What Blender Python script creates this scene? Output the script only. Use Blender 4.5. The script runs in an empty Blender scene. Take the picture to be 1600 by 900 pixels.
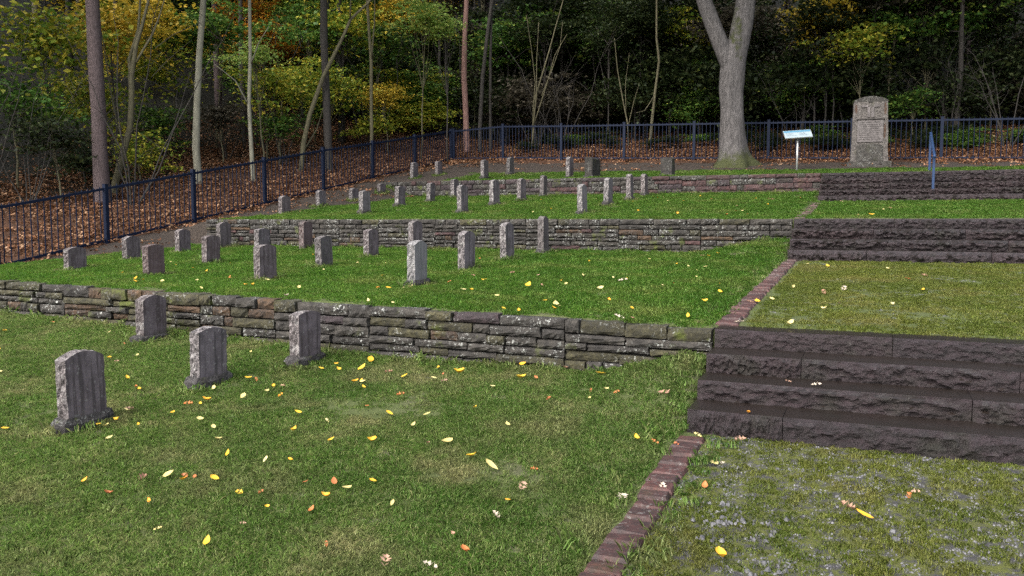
import bpy, math, random
import numpy as np
from mathutils import Vector, Matrix, noise as mnoise
R = math.radians
random.seed(7); rng = np.random.default_rng(7)
C = bpy.context.scene.collection
scene = bpy.context.scene

# ------------------------------------------------------------------ camera, sky, sun, exposure
FPX, YH, CAMZ = 1312.0, 345.0, 1.72
PITCH = math.atan((450 - YH) / FPX)
cd = bpy.data.cameras.new('camera'); cam = bpy.data.objects.new('camera', cd); C.objects.link(cam)
cam.location = (0, 0, CAMZ); cam.rotation_euler = (R(90) - PITCH, 0, 0)
cd.sensor_width = 36; cd.lens = FPX / 1600 * 36; cd.clip_start = .05; cd.clip_end = 1000
scene.camera = cam

SUN_AZ, SUN_EL = R(218), R(43)          # compass from +Y clockwise: behind and left of the camera
world = bpy.data.worlds.new('World'); scene.world = world; world.use_nodes = True
wn = world.node_tree; wn.nodes.clear()
sky = wn.nodes.new('ShaderNodeTexSky'); sky.sky_type = 'NISHITA'; sky.sun_disc = False
sky.sun_elevation = SUN_EL; sky.sun_rotation = SUN_AZ; sky.dust_density = 4.0; sky.air_density = 1.0
hs = wn.nodes.new('ShaderNodeHueSaturation'); hs.inputs['Saturation'].default_value = .45
bg = wn.nodes.new('ShaderNodeBackground'); bg.inputs['Strength'].default_value = .15
wo = wn.nodes.new('ShaderNodeOutputWorld')
wn.links.new(sky.outputs[0], hs.inputs['Color']); wn.links.new(hs.outputs[0], bg.inputs['Color']); wn.links.new(bg.outputs[0], wo.inputs[0])
sl = bpy.data.lights.new('sun', 'SUN'); sl.energy = 1.3; sl.angle = R(60); sl.color = (1, .95, .88)
sun = bpy.data.objects.new('sun', sl); C.objects.link(sun); sun.location = (-10, -12, 25)
sd = Vector((math.sin(SUN_AZ) * math.cos(SUN_EL), math.cos(SUN_AZ) * math.cos(SUN_EL), math.sin(SUN_EL)))
sun.rotation_euler = (-sd).to_track_quat('-Z', 'Y').to_euler()
scene.view_settings.view_transform = 'Standard'; scene.view_settings.look = 'None'
scene.view_settings.exposure = 1.75; scene.view_settings.gamma = 1; scene.view_settings.use_curve_mapping = False
scene.cycles.max_bounces = 6; scene.cycles.diffuse_bounces = 3; scene.cycles.transmission_bounces = 3; scene.cycles.transparent_max_bounces = 4
scene.cycles.use_denoising = False

# ------------------------------------------------------------------ the place: u runs along the terrace walls to the right, s uphill
PH = R(23); UX, UY = math.cos(PH), -math.sin(PH); VX, VY = math.sin(PH), math.cos(PH)
OX, OY = 1.935, 7.96
W1, W2, W3, SF = 0.0, 8.8, 18.2, 24.5
def xy(u, s): return OX + u * UX + s * VX, OY + u * UY + s * VY
def us(x, y): return (x - OX) * UX + (y - OY) * UY, (x - OX) * VX + (y - OY) * VY
def sst(a, b, x): t = np.clip((x - a) / (b - a), 0, 1); return t * t * (3 - 2 * t)
def uf(s): return -16.5 + (s - 7.6) * .071
def zbank(s):
    return np.interp(s, [-60, -10, 0, 4.8, 7.6, SF, 36, 50, 140], [-4, -2.0, -1.55, -1.10, -.57, 2.58, 5.0, 10.0, 52])
def far_tilt(u, s): return (-.34 - .028 * np.clip(u, -16, 9)) * np.clip((s - 18.5) / 6, 0, 1)
def lawn_z(u, s):
    tilt = .018 * np.clip(-u, 0, 12)
    m = sst(-2.0, -.05, u); m1 = sst(-1.35, -.05, u)
    t1 = -1.53 + np.where(s > -6, .09 * s, -.54 + .05 * (s + 6)) + .038 * np.clip(-u - 3.6, 0, 8)
    t1 = t1 + m1 * (.25 * sst(-1.15, -.1, s) - .06 * sst(-.8, -1.4, s) * np.where(s < -.8, 1, 0))
    t2 = -1.04 + .045 * s + tilt * np.clip(1 - s / 2.5, 0, 1) + m * .30 * sst(7.6, 8.7, s)
    t3 = np.interp(s, [8.8, 11, 13.1, 15.3, 17.4, 18.4], [.03, .15, .40, .585, .77, .85]) - m * .13 * sst(14, 16.2, s) * (1 - sst(16.6, 17.8, s))
    t4 = np.interp(s, [18.2, 19.3, 21, 22, SF, 36, 50, 140], [1.39, 1.47, 1.80, 2.0, 2.52, 5.0, 10.0, 52]) + far_tilt(u, s)
    return np.where(s < W1 + .12, t1, np.where(s < W2 + .12, t2, np.where(s < W3 + .12, t3, t4)))
def path_z(u, s):
    p1 = -1.73 + .06 * (s + 1.27); p2 = -1.04 + .045 * s
    p3 = np.interp(s, [8.8, 11, 13.1, 15.3, 16.5, 18.4], [.03, .12, .30, .45, .51, .55])
    p4 = np.interp(s, [18.2, 19.3, 21, 22, SF, 36, 50, 140], [1.37, 1.47, 1.80, 2.0, 2.52, 5.0, 10.0, 52]) + far_tilt(u, s)
    dip = sum(((s > w + .12) & (s < w + .30)) * .05 for w in (W1, W2, W3))   # the top blocks of the flights lie bare
    return np.where(s < W1 + .12, p1, np.where(s < W2 + .12, p2, np.where(s < W3 + .12, p3, p4))) - dip
def ground_z(u, s):
    u = np.asarray(u, float); s = np.asarray(s, float)
    z = np.where(u < -.03, lawn_z(u, s), path_z(u, s))
    d = u - uf(s)                                      # distance inside the left fence
    w = sst(2.4, .3, d); w = np.where(s > W3 + .1, sst(5, .3, d), w)
    zb = zbank(s) + np.where(d < 0, .17 * np.clip(-d, 0, 9) + .36 * np.clip(-d - 9, 0, 60), 0)
    z = z * (1 - w) + zb * w
    wr = sst(7.4, 10.5, u); zr = np.interp(s, [-60, -1.3, 18.2, SF, 36, 50, 140], [-4, -1.73, 1.39, 1.95, 4.5, 9.5, 51.5])
    z = z * (1 - wr) + zr * wr
    z = z + np.where(s > SF + 3, .12 * np.sin(u * .7) * np.sin(s * .55), 0)
    return z
def wz(u, s): return float(ground_z(u, s)) + CAMZ
def wl(u, s): return wz(u, s) + .018 * mnoise.noise(Vector((u * .8, s * .8, 0)))
def ray(px, py):
    xc, yc = px - 800.0, 450.0 - py
    return xc, FPX * math.cos(PITCH) + yc * math.sin(PITCH), yc * math.cos(PITCH) - FPX * math.sin(PITCH)
def hit(px, py, dmax=90):
    r = ray(px, py); last = None
    for d in np.arange(2.5, dmax, .04):
        k = d / r[1]; x, y, z = r[0] * k, d, r[2] * k
        u, s = us(x, y)
        if z <= float(ground_z(u, s)): return x, y, u, s
    return x, y, u, s
def on_row(px, py, s):                                 # where the sight line through a pixel crosses a row at s
    r = ray(px, py); k = r[0] / r[1]
    d = (s + OX * VX + OY * VY) / (k * VX + VY); return k * d, d
def zpix(px, py, d): r = ray(px, py); return r[2] / r[1] * d + CAMZ
def xpix(px, py, d): r = ray(px, py); return r[0] / r[1] * d

# ------------------------------------------------------------------ object helpers
def tag(o, label=None, cat=None, group=None, kind=None):
    if label: o['label'] = label
    if cat: o['category'] = cat
    if group: o['group'] = group
    if kind: o['kind'] = kind
    return o
def empty(name, loc=(0, 0, 0), rz=0, **k):
    o = bpy.data.objects.new(name, None); C.objects.link(o); o.location = loc; o.rotation_euler = (0, 0, rz)
    o.empty_display_size = .2; return tag(o, **k)
def link(name, me, parent=None, loc=(0, 0, 0), rot=(0, 0, 0), scale=(1, 1, 1), **k):
    o = bpy.data.objects.new(name, me); C.objects.link(o); o.parent = parent
    o.location = loc; o.rotation_euler = rot; o.scale = scale; return tag(o, **k)
def mesh(name, verts, faces, mats, smooth=False, midx=None):
    me = bpy.data.meshes.new(name); me.from_pydata([tuple(v) for v in verts], [], [tuple(f) for f in faces])
    for m in (mats if isinstance(mats, (list, tuple)) else [mats]): me.materials.append(m)
    if midx is not None: me.polygons.foreach_set('material_index', midx)
    if smooth: me.polygons.foreach_set('use_smooth', [True] * len(me.polygons))
    me.update(); return me
def quads_mesh(name, V, n, mat, k=4):                  # n polygons of k corners, corners stored one after another
    me = bpy.data.meshes.new(name); me.vertices.add(n * k); me.loops.add(n * k); me.polygons.add(n)
    me.vertices.foreach_set('co', np.ascontiguousarray(V, dtype=np.float32).ravel())
    me.loops.foreach_set('vertex_index', np.arange(n * k, dtype=np.int32))
    me.polygons.foreach_set('loop_start', np.arange(0, n * k, k, dtype=np.int32))
    me.update(calc_edges=True); me.materials.append(mat); return me
class MB:
    def __init__(s): s.v = []; s.f = []
    def box(s, x0, x1, y0, y1, z0, z1):
        b = len(s.v); s.v += [(x0, y0, z0), (x1, y0, z0), (x1, y1, z0), (x0, y1, z0), (x0, y0, z1), (x1, y0, z1), (x1, y1, z1), (x0, y1, z1)]
        s.f += [tuple(b + i for i in q) for q in ((0, 3, 2, 1), (4, 5, 6, 7), (0, 1, 5, 4), (1, 2, 6, 5), (2, 3, 7, 6), (3, 0, 4, 7))]; return s
    def tube(s, pts, rad, n=8, cap=True, wob=0, seed=0):
        pts = [Vector(p) for p in pts]; b = len(s.v); N = len(pts); ref = Vector((.31, .95, .05)).normalized()
        for i, p in enumerate(pts):
            t = (pts[min(i + 1, N - 1)] - pts[max(i - 1, 0)]).normalized()
            a = t.cross(ref); a = a.normalized() if a.length > 1e-4 else Vector((1, 0, 0)); c = t.cross(a).normalized()
            for j in range(n):
                q = 2 * math.pi * j / n; r = rad[i]
                if wob: r *= 1 + wob * mnoise.noise(Vector((math.cos(q) * 1.3 + seed, math.sin(q) * 1.3, p.z * .9)))
                s.v.append(tuple(p + a * (r * math.cos(q)) + c * (r * math.sin(q))))
        for i in range(N - 1):
            for j in range(n):
                k = (j + 1) % n; s.f.append((b + i * n + j, b + i * n + k, b + (i + 1) * n + k, b + (i + 1) * n + j))
        if cap: s.f.append(tuple(b + j for j in range(n))[::-1]); s.f.append(tuple(b + (N - 1) * n + j for j in range(n)))
        return s
    def mesh(s, name, mat, smooth=False): return mesh(name, s.v, s.f, mat, smooth)

# ------------------------------------------------------------------ materials
def mat_new(name):
    m = bpy.data.materials.new(name); m.use_nodes = True; nt = m.node_tree; nt.nodes.clear()
    out = nt.nodes.new('ShaderNodeOutputMaterial'); b = nt.nodes.new('ShaderNodeBsdfPrincipled'); nt.links.new(b.outputs[0], out.inputs[0])
    return m, nt, b, out
class N:
    def __init__(s, nt): s.nt = nt
    def node(s, t, **k):
        n = s.nt.nodes.new('ShaderNode' + t)
        for a, v in k.items(): setattr(n, a, v)
        return n
    def put(s, sock, v):
        if hasattr(v, 'is_output'): s.nt.links.new(v, sock)
        else: sock.default_value = v
    def coord(s, kind='Object'):
        if kind == 'World': return s.node('NewGeometry').outputs['Position']
        return s.node('TexCoord').outputs[kind]
    def mapping(s, v, scale=(1, 1, 1), loc=None):
        n = s.node('Mapping'); s.put(n.inputs[0], v); n.inputs['Scale'].default_value = scale
        if loc is not None: s.put(n.inputs['Location'], loc)
        return n.outputs[0]
    def noise(s, v, scale, detail=4, rough=.6, out=0):
        n = s.node('TexNoise'); s.put(n.inputs['Vector'], v); n.inputs['Scale'].default_value = scale
        n.inputs['Detail'].default_value = detail; n.inputs['Roughness'].default_value = rough; return n.outputs[out]
    def voro(s, v, scale, feature='F1', out='Distance', rnd=1):
        n = s.node('TexVoronoi', feature=feature); s.put(n.inputs['Vector'], v); n.inputs['Scale'].default_value = scale
        n.inputs['Randomness'].default_value = rnd; return n.outputs[out]
    def ramp(s, v, stops, mode='LINEAR'):
        n = s.node('ValToRGB'); s.put(n.inputs[0], v); e = n.color_ramp.elements; n.color_ramp.interpolation = mode
        while len(e) < len(stops): e.new(.5)
        for el, (p, c) in zip(e, stops): el.position = p; el.color = (*c, 1) if len(c) == 3 else c
        return n.outputs[0]
    def step(s, v, a, b):
        n = s.node('MapRange', interpolation_type='SMOOTHSTEP'); s.put(n.inputs['Value'], v); n.inputs['From Min'].default_value = a; n.inputs['From Max'].default_value = b
        return n.outputs[0]
    def math(s, op, a, b=0.0):
        n = s.node('Math', operation=op); s.put(n.inputs[0], a); s.put(n.inputs[1], b); return n.outputs[0]
    def mix(s, f, a, b, blend='MIX'):
        n = s.node('Mix', data_type='RGBA', blend_type=blend); s.put(n.inputs[0], f)
        for i, v in ((6, a), (7, b)): s.put(n.inputs[i], (*v, 1) if isinstance(v, tuple) and len(v) == 3 else v)
        return n.outputs[2]
    def bump(s, h, strength, dist=.02):
        n = s.node('Bump'); s.put(n.inputs['Height'], h); s.put(n.inputs['Strength'], strength); n.inputs['Distance'].default_value = dist; return n.outputs[0]
    def rnd(s): return s.node('ObjectInfo').outputs['Random']
    def attr(s, name): return s.node('Attribute', attribute_name=name).outputs['Fac']
    def shift(s, v, amt=37.0):                        # offset a texture by the object's random number
        c = s.node('CombineXYZ'); r = s.math('MULTIPLY', s.rnd(), amt)
        for i in range(3): s.put(c.inputs[i], r)
        n = s.node('VectorMath', operation='ADD'); s.put(n.inputs[0], v); s.put(n.inputs[1], c.outputs[0]); return n.outputs[0]

def leaf_mat(name, stops, transl=.35, rough=.55, island=True, spec=.3):
    m, nt, b, out = mat_new(name); n = N(nt)
    r = n.node('NewGeometry').outputs['Random Per Island'] if island else n.rnd()
    col = n.ramp(r, stops)
    nt.nodes.remove(b)
    b = n.node('BsdfPrincipled'); n.put(b.inputs['Base Color'], col); b.inputs['Roughness'].default_value = rough; b.inputs['Specular IOR Level'].default_value = spec
    t = n.node('BsdfTranslucent'); n.put(t.inputs[0], col); mx = n.node('MixShader'); mx.inputs[0].default_value = transl
    nt.links.new(b.outputs[0], mx.inputs[1]); nt.links.new(t.outputs[0], mx.inputs[2]); nt.links.new(mx.outputs[0], out.inputs[0]); return m

def stone_mat(name, c1, c2, lichen=.5, moss=.3, lich_col=(.32, .33, .31), rough=.9, bump=.6, sc=1.0):
    m, nt, b, out = mat_new(name); n = N(nt)
    v = n.coord('World')
    c1, c2 = tuple(x * .72 for x in c1), tuple(x * .50 for x in c2); base = n.mix(n.step(n.noise(v, 9 * sc, 8, .75), .36, .64), c1, c2)
    rn = n.rnd(); base = n.mix(n.math('MULTIPLY', rn, .55), base, n.mix(.5, c2, (.012, .011, .012)))
    g = n.step(n.noise(v, 34 * sc, 5, .7), .42, .66); base = n.mix(n.math('MULTIPLY', g, .55), base, (.018, .017, .016))
    l1 = n.step(n.noise(v, 30 * sc, 5, .75), .56, .60); l2 = n.step(n.noise(v, 4.0 * sc, 3, .5), .44, .60)
    base = n.mix(n.math('MULTIPLY', n.math('MULTIPLY', l1, l2), lichen), base, lich_col)
    if moss:
        ms = n.math('MULTIPLY', n.step(n.noise(v, 2.6 * sc, 4, .65), .56, .70), moss); base = n.mix(ms, base, (.06, .075, .012))
    n.put(b.inputs['Base Color'], base); b.inputs['Roughness'].default_value = rough; b.inputs['Specular IOR Level'].default_value = .3
    h = n.math('ADD', n.noise(v, 22 * sc, 6, .7), n.math('MULTIPLY', n.voro(v, 14 * sc), .5))
    n.put(b.inputs['Normal'], n.bump(h, bump, .03)); return m

M = {}
M['wall_grey'] = stone_mat('wall_grey', (.072, .065, .056), (.034, .031, .028), .75, .6)
M['wall_olive'] = stone_mat('wall_olive', (.080, .072, .036), (.036, .034, .018), .45, .8)
M['wall_brown'] = stone_mat('wall_brown', (.125, .075, .042), (.060, .042, .030), .35, .25)
M['wall_red'] = stone_mat('wall_red', (.105, .052, .050), (.060, .034, .036), .22, .1)
M['wall_purple'] = stone_mat('wall_purple', (.072, .050, .055), (.045, .034, .038), .25, .08)
M['wall_core'] = stone_mat('wall_core', (.014, .012, .010), (.008, .008, .007), 0, .2)
M['brick_edge'] = stone_mat('brick_edge', (.115, .045, .040), (.066, .034, .032), .25, .1, rough=.6, bump=.35)

def step_mat(name='step_stone', wet=True):
    m, nt, b, out = mat_new(name); n = N(nt); v = n.coord('World')
    c = n.mix(n.noise(v, 6, 6, .65), (.031, .0205, .0248), (.0100, .0068, .0078)); cr = n.step(n.noise(n.mapping(v, (7, 7, 18)), 1.0, 7, .75), .56, .44); c = n.mix(n.math('MULTIPLY', cr, .6), c, (.006, .005, .005))
    c = n.mix(n.math('MULTIPLY', n.rnd(), .4), c, (.033, .0180, .0190)); c = n.mix(n.math('MULTIPLY', n.step(n.noise(v, 2.1, 4, .6), .52, .70), .45), c, (.014, .016, .008))
    up = n.node('SeparateXYZ'); n.put(up.inputs[0], n.node('NewGeometry').outputs['Normal'])
    top = n.step(up.outputs[2], .75, .95)
    tc = n.mix(n.noise(v, 3.5, 5, .6), (.016, .0105, .0092), (.008, .0072, .0055))
    c = n.mix(top, c, tc)
    sp = n.step(n.noise(v, 60, 3, .6), .66, .72); c = n.mix(n.math('MULTIPLY', sp, .22), c, (.12, .12, .12))
    n.put(b.inputs['Base Color'], c); b.inputs['Specular IOR Level'].default_value = .42
    rg = n.math('SUBTRACT', .52, n.math('MULTIPLY', top, .24)); n.put(b.inputs['Roughness'], n.math('ADD', rg, n.math('MULTIPLY', n.noise(v, 5, 3), .12)))
    n.put(b.inputs['Normal'], n.bump(n.math('ADD', n.noise(v, 38, 6, .75), n.noise(n.mapping(v, (9, 9, 26)), 1.0, 6, .7)), n.math('SUBTRACT', .9, n.math('MULTIPLY', top, .7)), .035)); return m
M['step'] = step_mat()

def grave_mat(name, rough_face):
    m, nt, b, out = mat_new(name); n = N(nt); o = n.shift(n.coord('Object')); v = o
    oc = n.node('SeparateColor'); n.put(oc.inputs[0], n.node('ObjectInfo').outputs['Color']); rn = oc.outputs[0]
    if rough_face:
        c = n.mix(n.step(n.noise(v, 24, 7, .8), .36, .62), (.21, .19, .19), (.030, .027, .028))
        c = n.mix(n.step(n.voro(v, 34), .25, .02), c, (.025, .023, .022))
        c = n.mix(n.math('MULTIPLY', n.step(n.noise(v, 14, 4), .52, .64), .6), c, (.30, .29, .28))
    else:
        c = n.mix(n.step(n.noise(v, 5, 7, .7), .3, .7), (.125, .107, .118), (.055, .047, .051))
        sv = n.mapping(v, (22, 22, 1.3)); st = n.step(n.noise(sv, 1.0, 4, .6), .48, .62)
        c = n.mix(n.math('MULTIPLY', st, .75), c, (.028, .025, .026))
        c = n.mix(n.math('MULTIPLY', n.step(n.noise(v, 26, 4, .7), .60, .66), .5), c, (.24, .24, .23))
    pale = n.step(rn, .80, .98); c = n.mix(n.math('MULTIPLY', pale, .45), c, (.30, .31, .31))
    c = n.mix(n.math('MULTIPLY', oc.outputs[1], .6), c, n.mix(n.noise(v, 9, 4), (.105, .058, .050), (.050, .030, .028))); dark = n.step(rn, .30, .02); c = n.mix(n.math('MULTIPLY', dark, .5), c, (.045, .045, .042))
    hgt = n.node('SeparateXYZ'); n.put(hgt.inputs[0], n.coord('Object'))
    ms = n.math('MULTIPLY', n.step(hgt.outputs[2], .16, .0), n.step(n.noise(v, 7, 4), .40, .62)); c = n.mix(n.math('MULTIPLY', ms, .8), c, (.035, .042, .016))
    n.put(b.inputs['Base Color'], c); b.inputs['Roughness'].default_value = .85; b.inputs['Specular IOR Level'].default_value = .3
    h = n.noise(v, 40 if rough_face else 60, 5, .7); n.put(b.inputs['Normal'], n.bump(h, .9 if rough_face else .25, .03 if rough_face else .01)); return m
M['grave_rough'] = grave_mat('grave_rough', True); M['grave_face'] = grave_mat('grave_face', False)
M['plinth'] = stone_mat('plinth', (.075, .068, .068), (.040, .036, .034), .4, .5, sc=2)
M['block_dark'] = stone_mat('block_dark', (.050, .045, .040), (.028, .026, .024), .35, .35)
M['monument'] = stone_mat('monument', (.23, .21, .195), (.115, .102, .095), .5, .15, (.26, .25, .235), sc=1.6, bump=.9)
M['monument_base'] = stone_mat('monument_base', (.080, .074, .066), (.036, .034, .031), .6, .08, sc=1.3)
M['plaque'] = stone_mat('plaque', (.21, .19, .188), (.145, .13, .128), .2, 0, sc=1.2, bump=.15)
M['engraved_and_shade'] = stone_mat('engraved_and_shade', (.06, .055, .05), (.04, .036, .034), 0, 0)  # also colours the painted shade strips below the cross arms
M['iron_stain'] = stone_mat('iron_stain', (.14, .072, .042), (.10, .060, .040), .3, 0, sc=2)

def metal(name, col, rough=.45, metallic=0.0, var=.25):
    m, nt, b, out = mat_new(name); n = N(nt); v = n.coord('World')
    n.put(b.inputs['Base Color'], n.mix(n.math('MULTIPLY', n.noise(v, 7, 5), var), col, tuple(x * .45 for x in col)))
    b.inputs['Roughness'].default_value = rough; b.inputs['Metallic'].default_value = metallic; b.inputs['Specular IOR Level'].default_value = .15; return m
M['fence'] = metal('fence_blue', (.0028, .0070, .0215), .6)
M['rail_blue'] = metal('rail_blue', (.016, .034, .082), .45)
M['steel'] = metal('steel', (.42, .43, .44), .42, .6)
M['panel'] = metal('panel_white', (.21, .26, .29), .45, 0, .04)
M['panel_blue'] = metal('panel_blue', (.06, .16, .24), .3, 0, .05)
M['print'] = metal('print_grey', (.07, .085, .10), .5, 0, .1)

def bark(name, c1, c2, moss=0.0, scale=1.0, ridge=1.0, blotch=0.0):
    m, nt, b, out = mat_new(name); n = N(nt); v = n.coord('World')
    sv = n.mapping(v, (20 * scale, 20 * scale, 5.5 * scale)); k = n.noise(sv, 1.0, 7, .75)
    c = n.mix(n.step(k, .32, .68), c2, c1); c = n.mix(n.math('MULTIPLY', n.noise(v, 1.6, 4), .5), c, tuple(.55 * a for a in c1))
    if blotch: c = n.mix(n.math('MULTIPLY', n.step(n.noise(n.mapping(v, (5, 5, 1.6)), 1.2, 4), .52, .62), blotch), c, tuple(.35 * a for a in c1))
    if moss:
        a = n.attr('moss'); mm = n.math('MULTIPLY', n.step(n.math('ADD', a, n.math('MULTIPLY', n.math('SUBTRACT', n.noise(v, 5, 5), .5), 1.1)), .35, .75), moss)
        c = n.mix(mm, c, n.mix(n.noise(v, 30, 3), (.040, .046, .008), (.016, .022, .006)))
    n.put(b.inputs['Base Color'], c); b.inputs['Roughness'].default_value = .92; b.inputs['Specular IOR Level'].default_value = .2
    n.put(b.inputs['Normal'], n.bump(k, ridge, .05)); return m
M['bark_oak'] = bark('bark_oak', (.108, .101, .100), (.032, .030, .030), .85, .62, 1.0)
M['bark_pine'] = bark('bark_pine', (.115, .088, .088), (.045, .034, .034), 0, 1.6, .9)
M['bark_pale'] = bark('bark_pale', (.235, .225, .175), (.150, .145, .110), 0, .6, .3, .35)
M['bark_olive'] = bark('bark_olive', (.115, .105, .062), (.055, .050, .032), 0, 1, .6, .3)
M['bark_red'] = bark('bark_red', (.25, .150, .125), (.120, .068, .060), 0, 1.0, .6, .45)
M['bark_dark'] = bark('bark_dark', (.050, .045, .040), (.024, .022, .020), 0, 1.2, .8)

M['leaf_green'] = leaf_mat('leaf_green', [(0, (.028, .070, .015)), (.5, (.065, .145, .025)), (.85, (.12, .20, .034)), (1, (.26, .28, .05))])
M['leaf_dark'] = leaf_mat('leaf_dark', [(0, (.009, .015, .006)), (.6, (.019, .032, .010)), (1, (.048, .060, .019))])  # shade of the wood's interior is put into these leaf colours
M['leaf_yellowgreen'] = leaf_mat('leaf_yellowgreen', [(0, (.075, .15, .018)), (.45, (.22, .28, .034)), (.8, (.38, .36, .042)), (1, (.54, .42, .05))])
M['leaf_yellow'] = leaf_mat('leaf_yellow', [(0, (.20, .20, .025)), (.5, (.46, .34, .036)), (1, (.60, .40, .05))])
M['leaf_orange'] = leaf_mat('leaf_orange', [(0, (.18, .10, .015)), (.5, (.38, .165, .016)), (1, (.48, .24, .028))])
M['leaf_pale'] = leaf_mat('leaf_pale', [(0, (.13, .26, .05)), (.5, (.27, .40, .09)), (1, (.46, .48, .12))])
M['leaf_dull'] = leaf_mat('leaf_dull', [(0, (.022, .020, .013)), (.5, (.045, .040, .026)), (1, (.11, .095, .07))])
M['litter'] = leaf_mat('litter_leaf', [(0, (.030, .015, .009)), (.35, (.085, .036, .016)), (.65, (.15, .065, .028)), (.88, (.20, .095, .045)), (1, (.30, .19, .11))], .1)
LEAFCOL = {'yellow': [(0, (.50, .34, .03)), (1, (.54, .28, .02))], 'cream': [(0, (.46, .38, .14)), (1, (.50, .43, .20))],
           'pink': [(0, (.32, .20, .14)), (1, (.25, .13, .085))], 'rust': [(0, (.30, .10, .04)), (1, (.42, .14, .04))], 'white': [(0, (.40, .34, .27)), (1, (.34, .28, .21))],
           'orange': [(0, (.60, .25, .03)), (1, (.62, .30, .02))]}
for k, v in LEAFCOL.items(): M['fallen_' + k] = leaf_mat('fallen_' + k, v, .12, .6, False)

def grass_mat(name, dark, mid, lite, dry):
    m, nt, b, out = mat_new(name); n = N(nt); v = n.coord('World')
    isl = n.node('NewGeometry').outputs['Random Per Island']; rn = n.rnd()
    big = n.noise(v, .55, 4, .6); sm = n.noise(v, 3.2, 3, .6)
    c = n.mix(n.step(big, .35, .65), dark, mid); c = n.mix(n.math('MULTIPLY', n.step(sm, .45, .70), .6), c, lite)
    c = n.mix(n.math('MULTIPLY', n.math('POWER', isl, 3.0), .7), c, dry)
    c = n.mix(n.math('MULTIPLY', n.step(n.noise(v, 1.15, 4, .65), .47, .66), .60), c, dry); c = n.mix(n.math('MULTIPLY', n.step(n.noise(v, .8, 5, .7), .60, .42), .35), c, tuple(.62 * a for a in dark))
    c = n.mix(n.math('MULTIPLY', rn, .22), c, n.mix(.5, c, (.01, .02, .005)))
    nt.nodes.remove(b); b = n.node('BsdfPrincipled'); n.put(b.inputs['Base Color'], c); b.inputs['Roughness'].default_value = .55; b.inputs['Specular IOR Level'].default_value = .35
    t = n.node('BsdfTranslucent'); n.put(t.inputs[0], c); mx = n.node('MixShader'); mx.inputs[0].default_value = .42
    nt.links.new(b.outputs[0], mx.inputs[1]); nt.links.new(t.outputs[0], mx.inputs[2]); nt.links.new(mx.outputs[0], out.inputs[0]); return m
M['grass_low'] = grass_mat('grass_low', (.110, .235, .034), (.160, .275, .052), (.205, .295, .070), (.42, .37, .19))
M['grass_up'] = grass_mat('grass_up', (.070, .200, .016), (.090, .225, .022), (.140, .265, .032), (.26, .30, .08))
M['grass_path'] = grass_mat('grass_path', (.130, .200, .026), (.195, .235, .034), (.205, .245, .044), (.30, .26, .09))

def ground_mat():
    m, nt, b, out = mat_new('ground_cover'); n = N(nt); v = n.coord('World')
    soil = n.mix(n.noise(v, 5, 6, .7), (.042, .033, .027), (.020, .016, .013)); soil = n.mix(n.step(n.noise(v, 26, 6, .75), .48, .62), soil, (.016, .013, .011)); soil = n.mix(n.math('MULTIPLY', n.step(n.noise(v, 38, 3), .58, .66), .6), soil, (.085, .064, .048))
    gr = n.mix(n.noise(v, 55, 6, .75), (.026, .044, .010), (.085, .095, .036)); gr = n.mix(n.math('MULTIPLY', n.step(n.noise(v, 1.6, 4), .5, .7), .6), gr, n.mix(n.noise(v, 70, 4, .7), (.034, .030, .021), (.105, .092, .064)))
    grav = n.mix(n.noise(v, 60, 4, .7), (.062, .060, .062), (.018, .018, .018)); grav = n.mix(n.step(n.noise(v, 11.0, 6, .75), .40, .58), grav, n.mix(n.noise(v, 45, 4), (.045, .052, .012), (.085, .092, .022)))
    lit = n.mix(n.voro(v, 16, out='Color'), (.035, .018, .011), (.085, .038, .019)); lit = n.mix(n.math('MULTIPLY', n.noise(v, 3, 4), .6), lit, (.028, .018, .012))
    edge = n.math('MULTIPLY', n.math('SUBTRACT', n.noise(v, 2.2, 5, .65), .5), .9)
    def msk(a): return n.step(n.math('ADD', n.attr(a), edge), .35, .65)
    c = n.mix(msk('soil'), gr, soil); c = n.mix(msk('path'), c, grav); c = n.mix(msk('litter'), c, lit); wood_shade = n.mix(n.noise(v, 1.3, 6, .7), (.009, .007, .005), (.006, .008, .004)); c = n.mix(msk('wood'), c, wood_shade)  # deep shade under the trees is painted into the ground colour
    n.put(b.inputs['Base Color'], c); b.inputs['Roughness'].default_value = .95; b.inputs['Specular IOR Level'].default_value = .2
    n.put(b.inputs['Normal'], n.bump(n.noise(v, 40, 6, .7), .7, .03)); return m
M['ground'] = ground_mat()

# ------------------------------------------------------------------ ground
def ar(a, b, st): return list(np.arange(a, b, st))
ss = sorted(set(np.round(ar(-44, -9, 3.5) + ar(-9, 27, .25) + ar(27, 45, 1) + ar(45, 141, 4), 3)) | {w + d for w in (W1, W2, W3) for d in (.1, .14, .27, .33)})
ss = [s for s in ss if not any(0.1 < s - w < .14 for w in (W1, W2, W3))]
uu = sorted(set(np.round(ar(-112, -24, 4) + ar(-24, 11, .25) + ar(11, 112, 4), 3)) | {-.06, -.01})
UU, SS = np.meshgrid(uu, ss); ZZ = ground_z(UU, SS)
nz = np.array([[mnoise.noise(Vector((u * .8, s * .8, 0))) for u in uu] for s in ss])
ZZ = ZZ + CAMZ + nz * .018
XX = OX + UU * UX + SS * VX; YY = OY + UU * UY + SS * VY
nu, ns = len(uu), len(ss)
gi = np.arange(nu * ns).reshape(ns, nu)
F = np.stack([gi[:-1, :-1], gi[:-1, 1:], gi[1:, 1:], gi[1:, :-1]], -1).reshape(-1, 4)
gme = mesh('ground', np.stack([XX, YY, ZZ], -1).reshape(-1, 3), F.tolist(), M['ground'], True)
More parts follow.
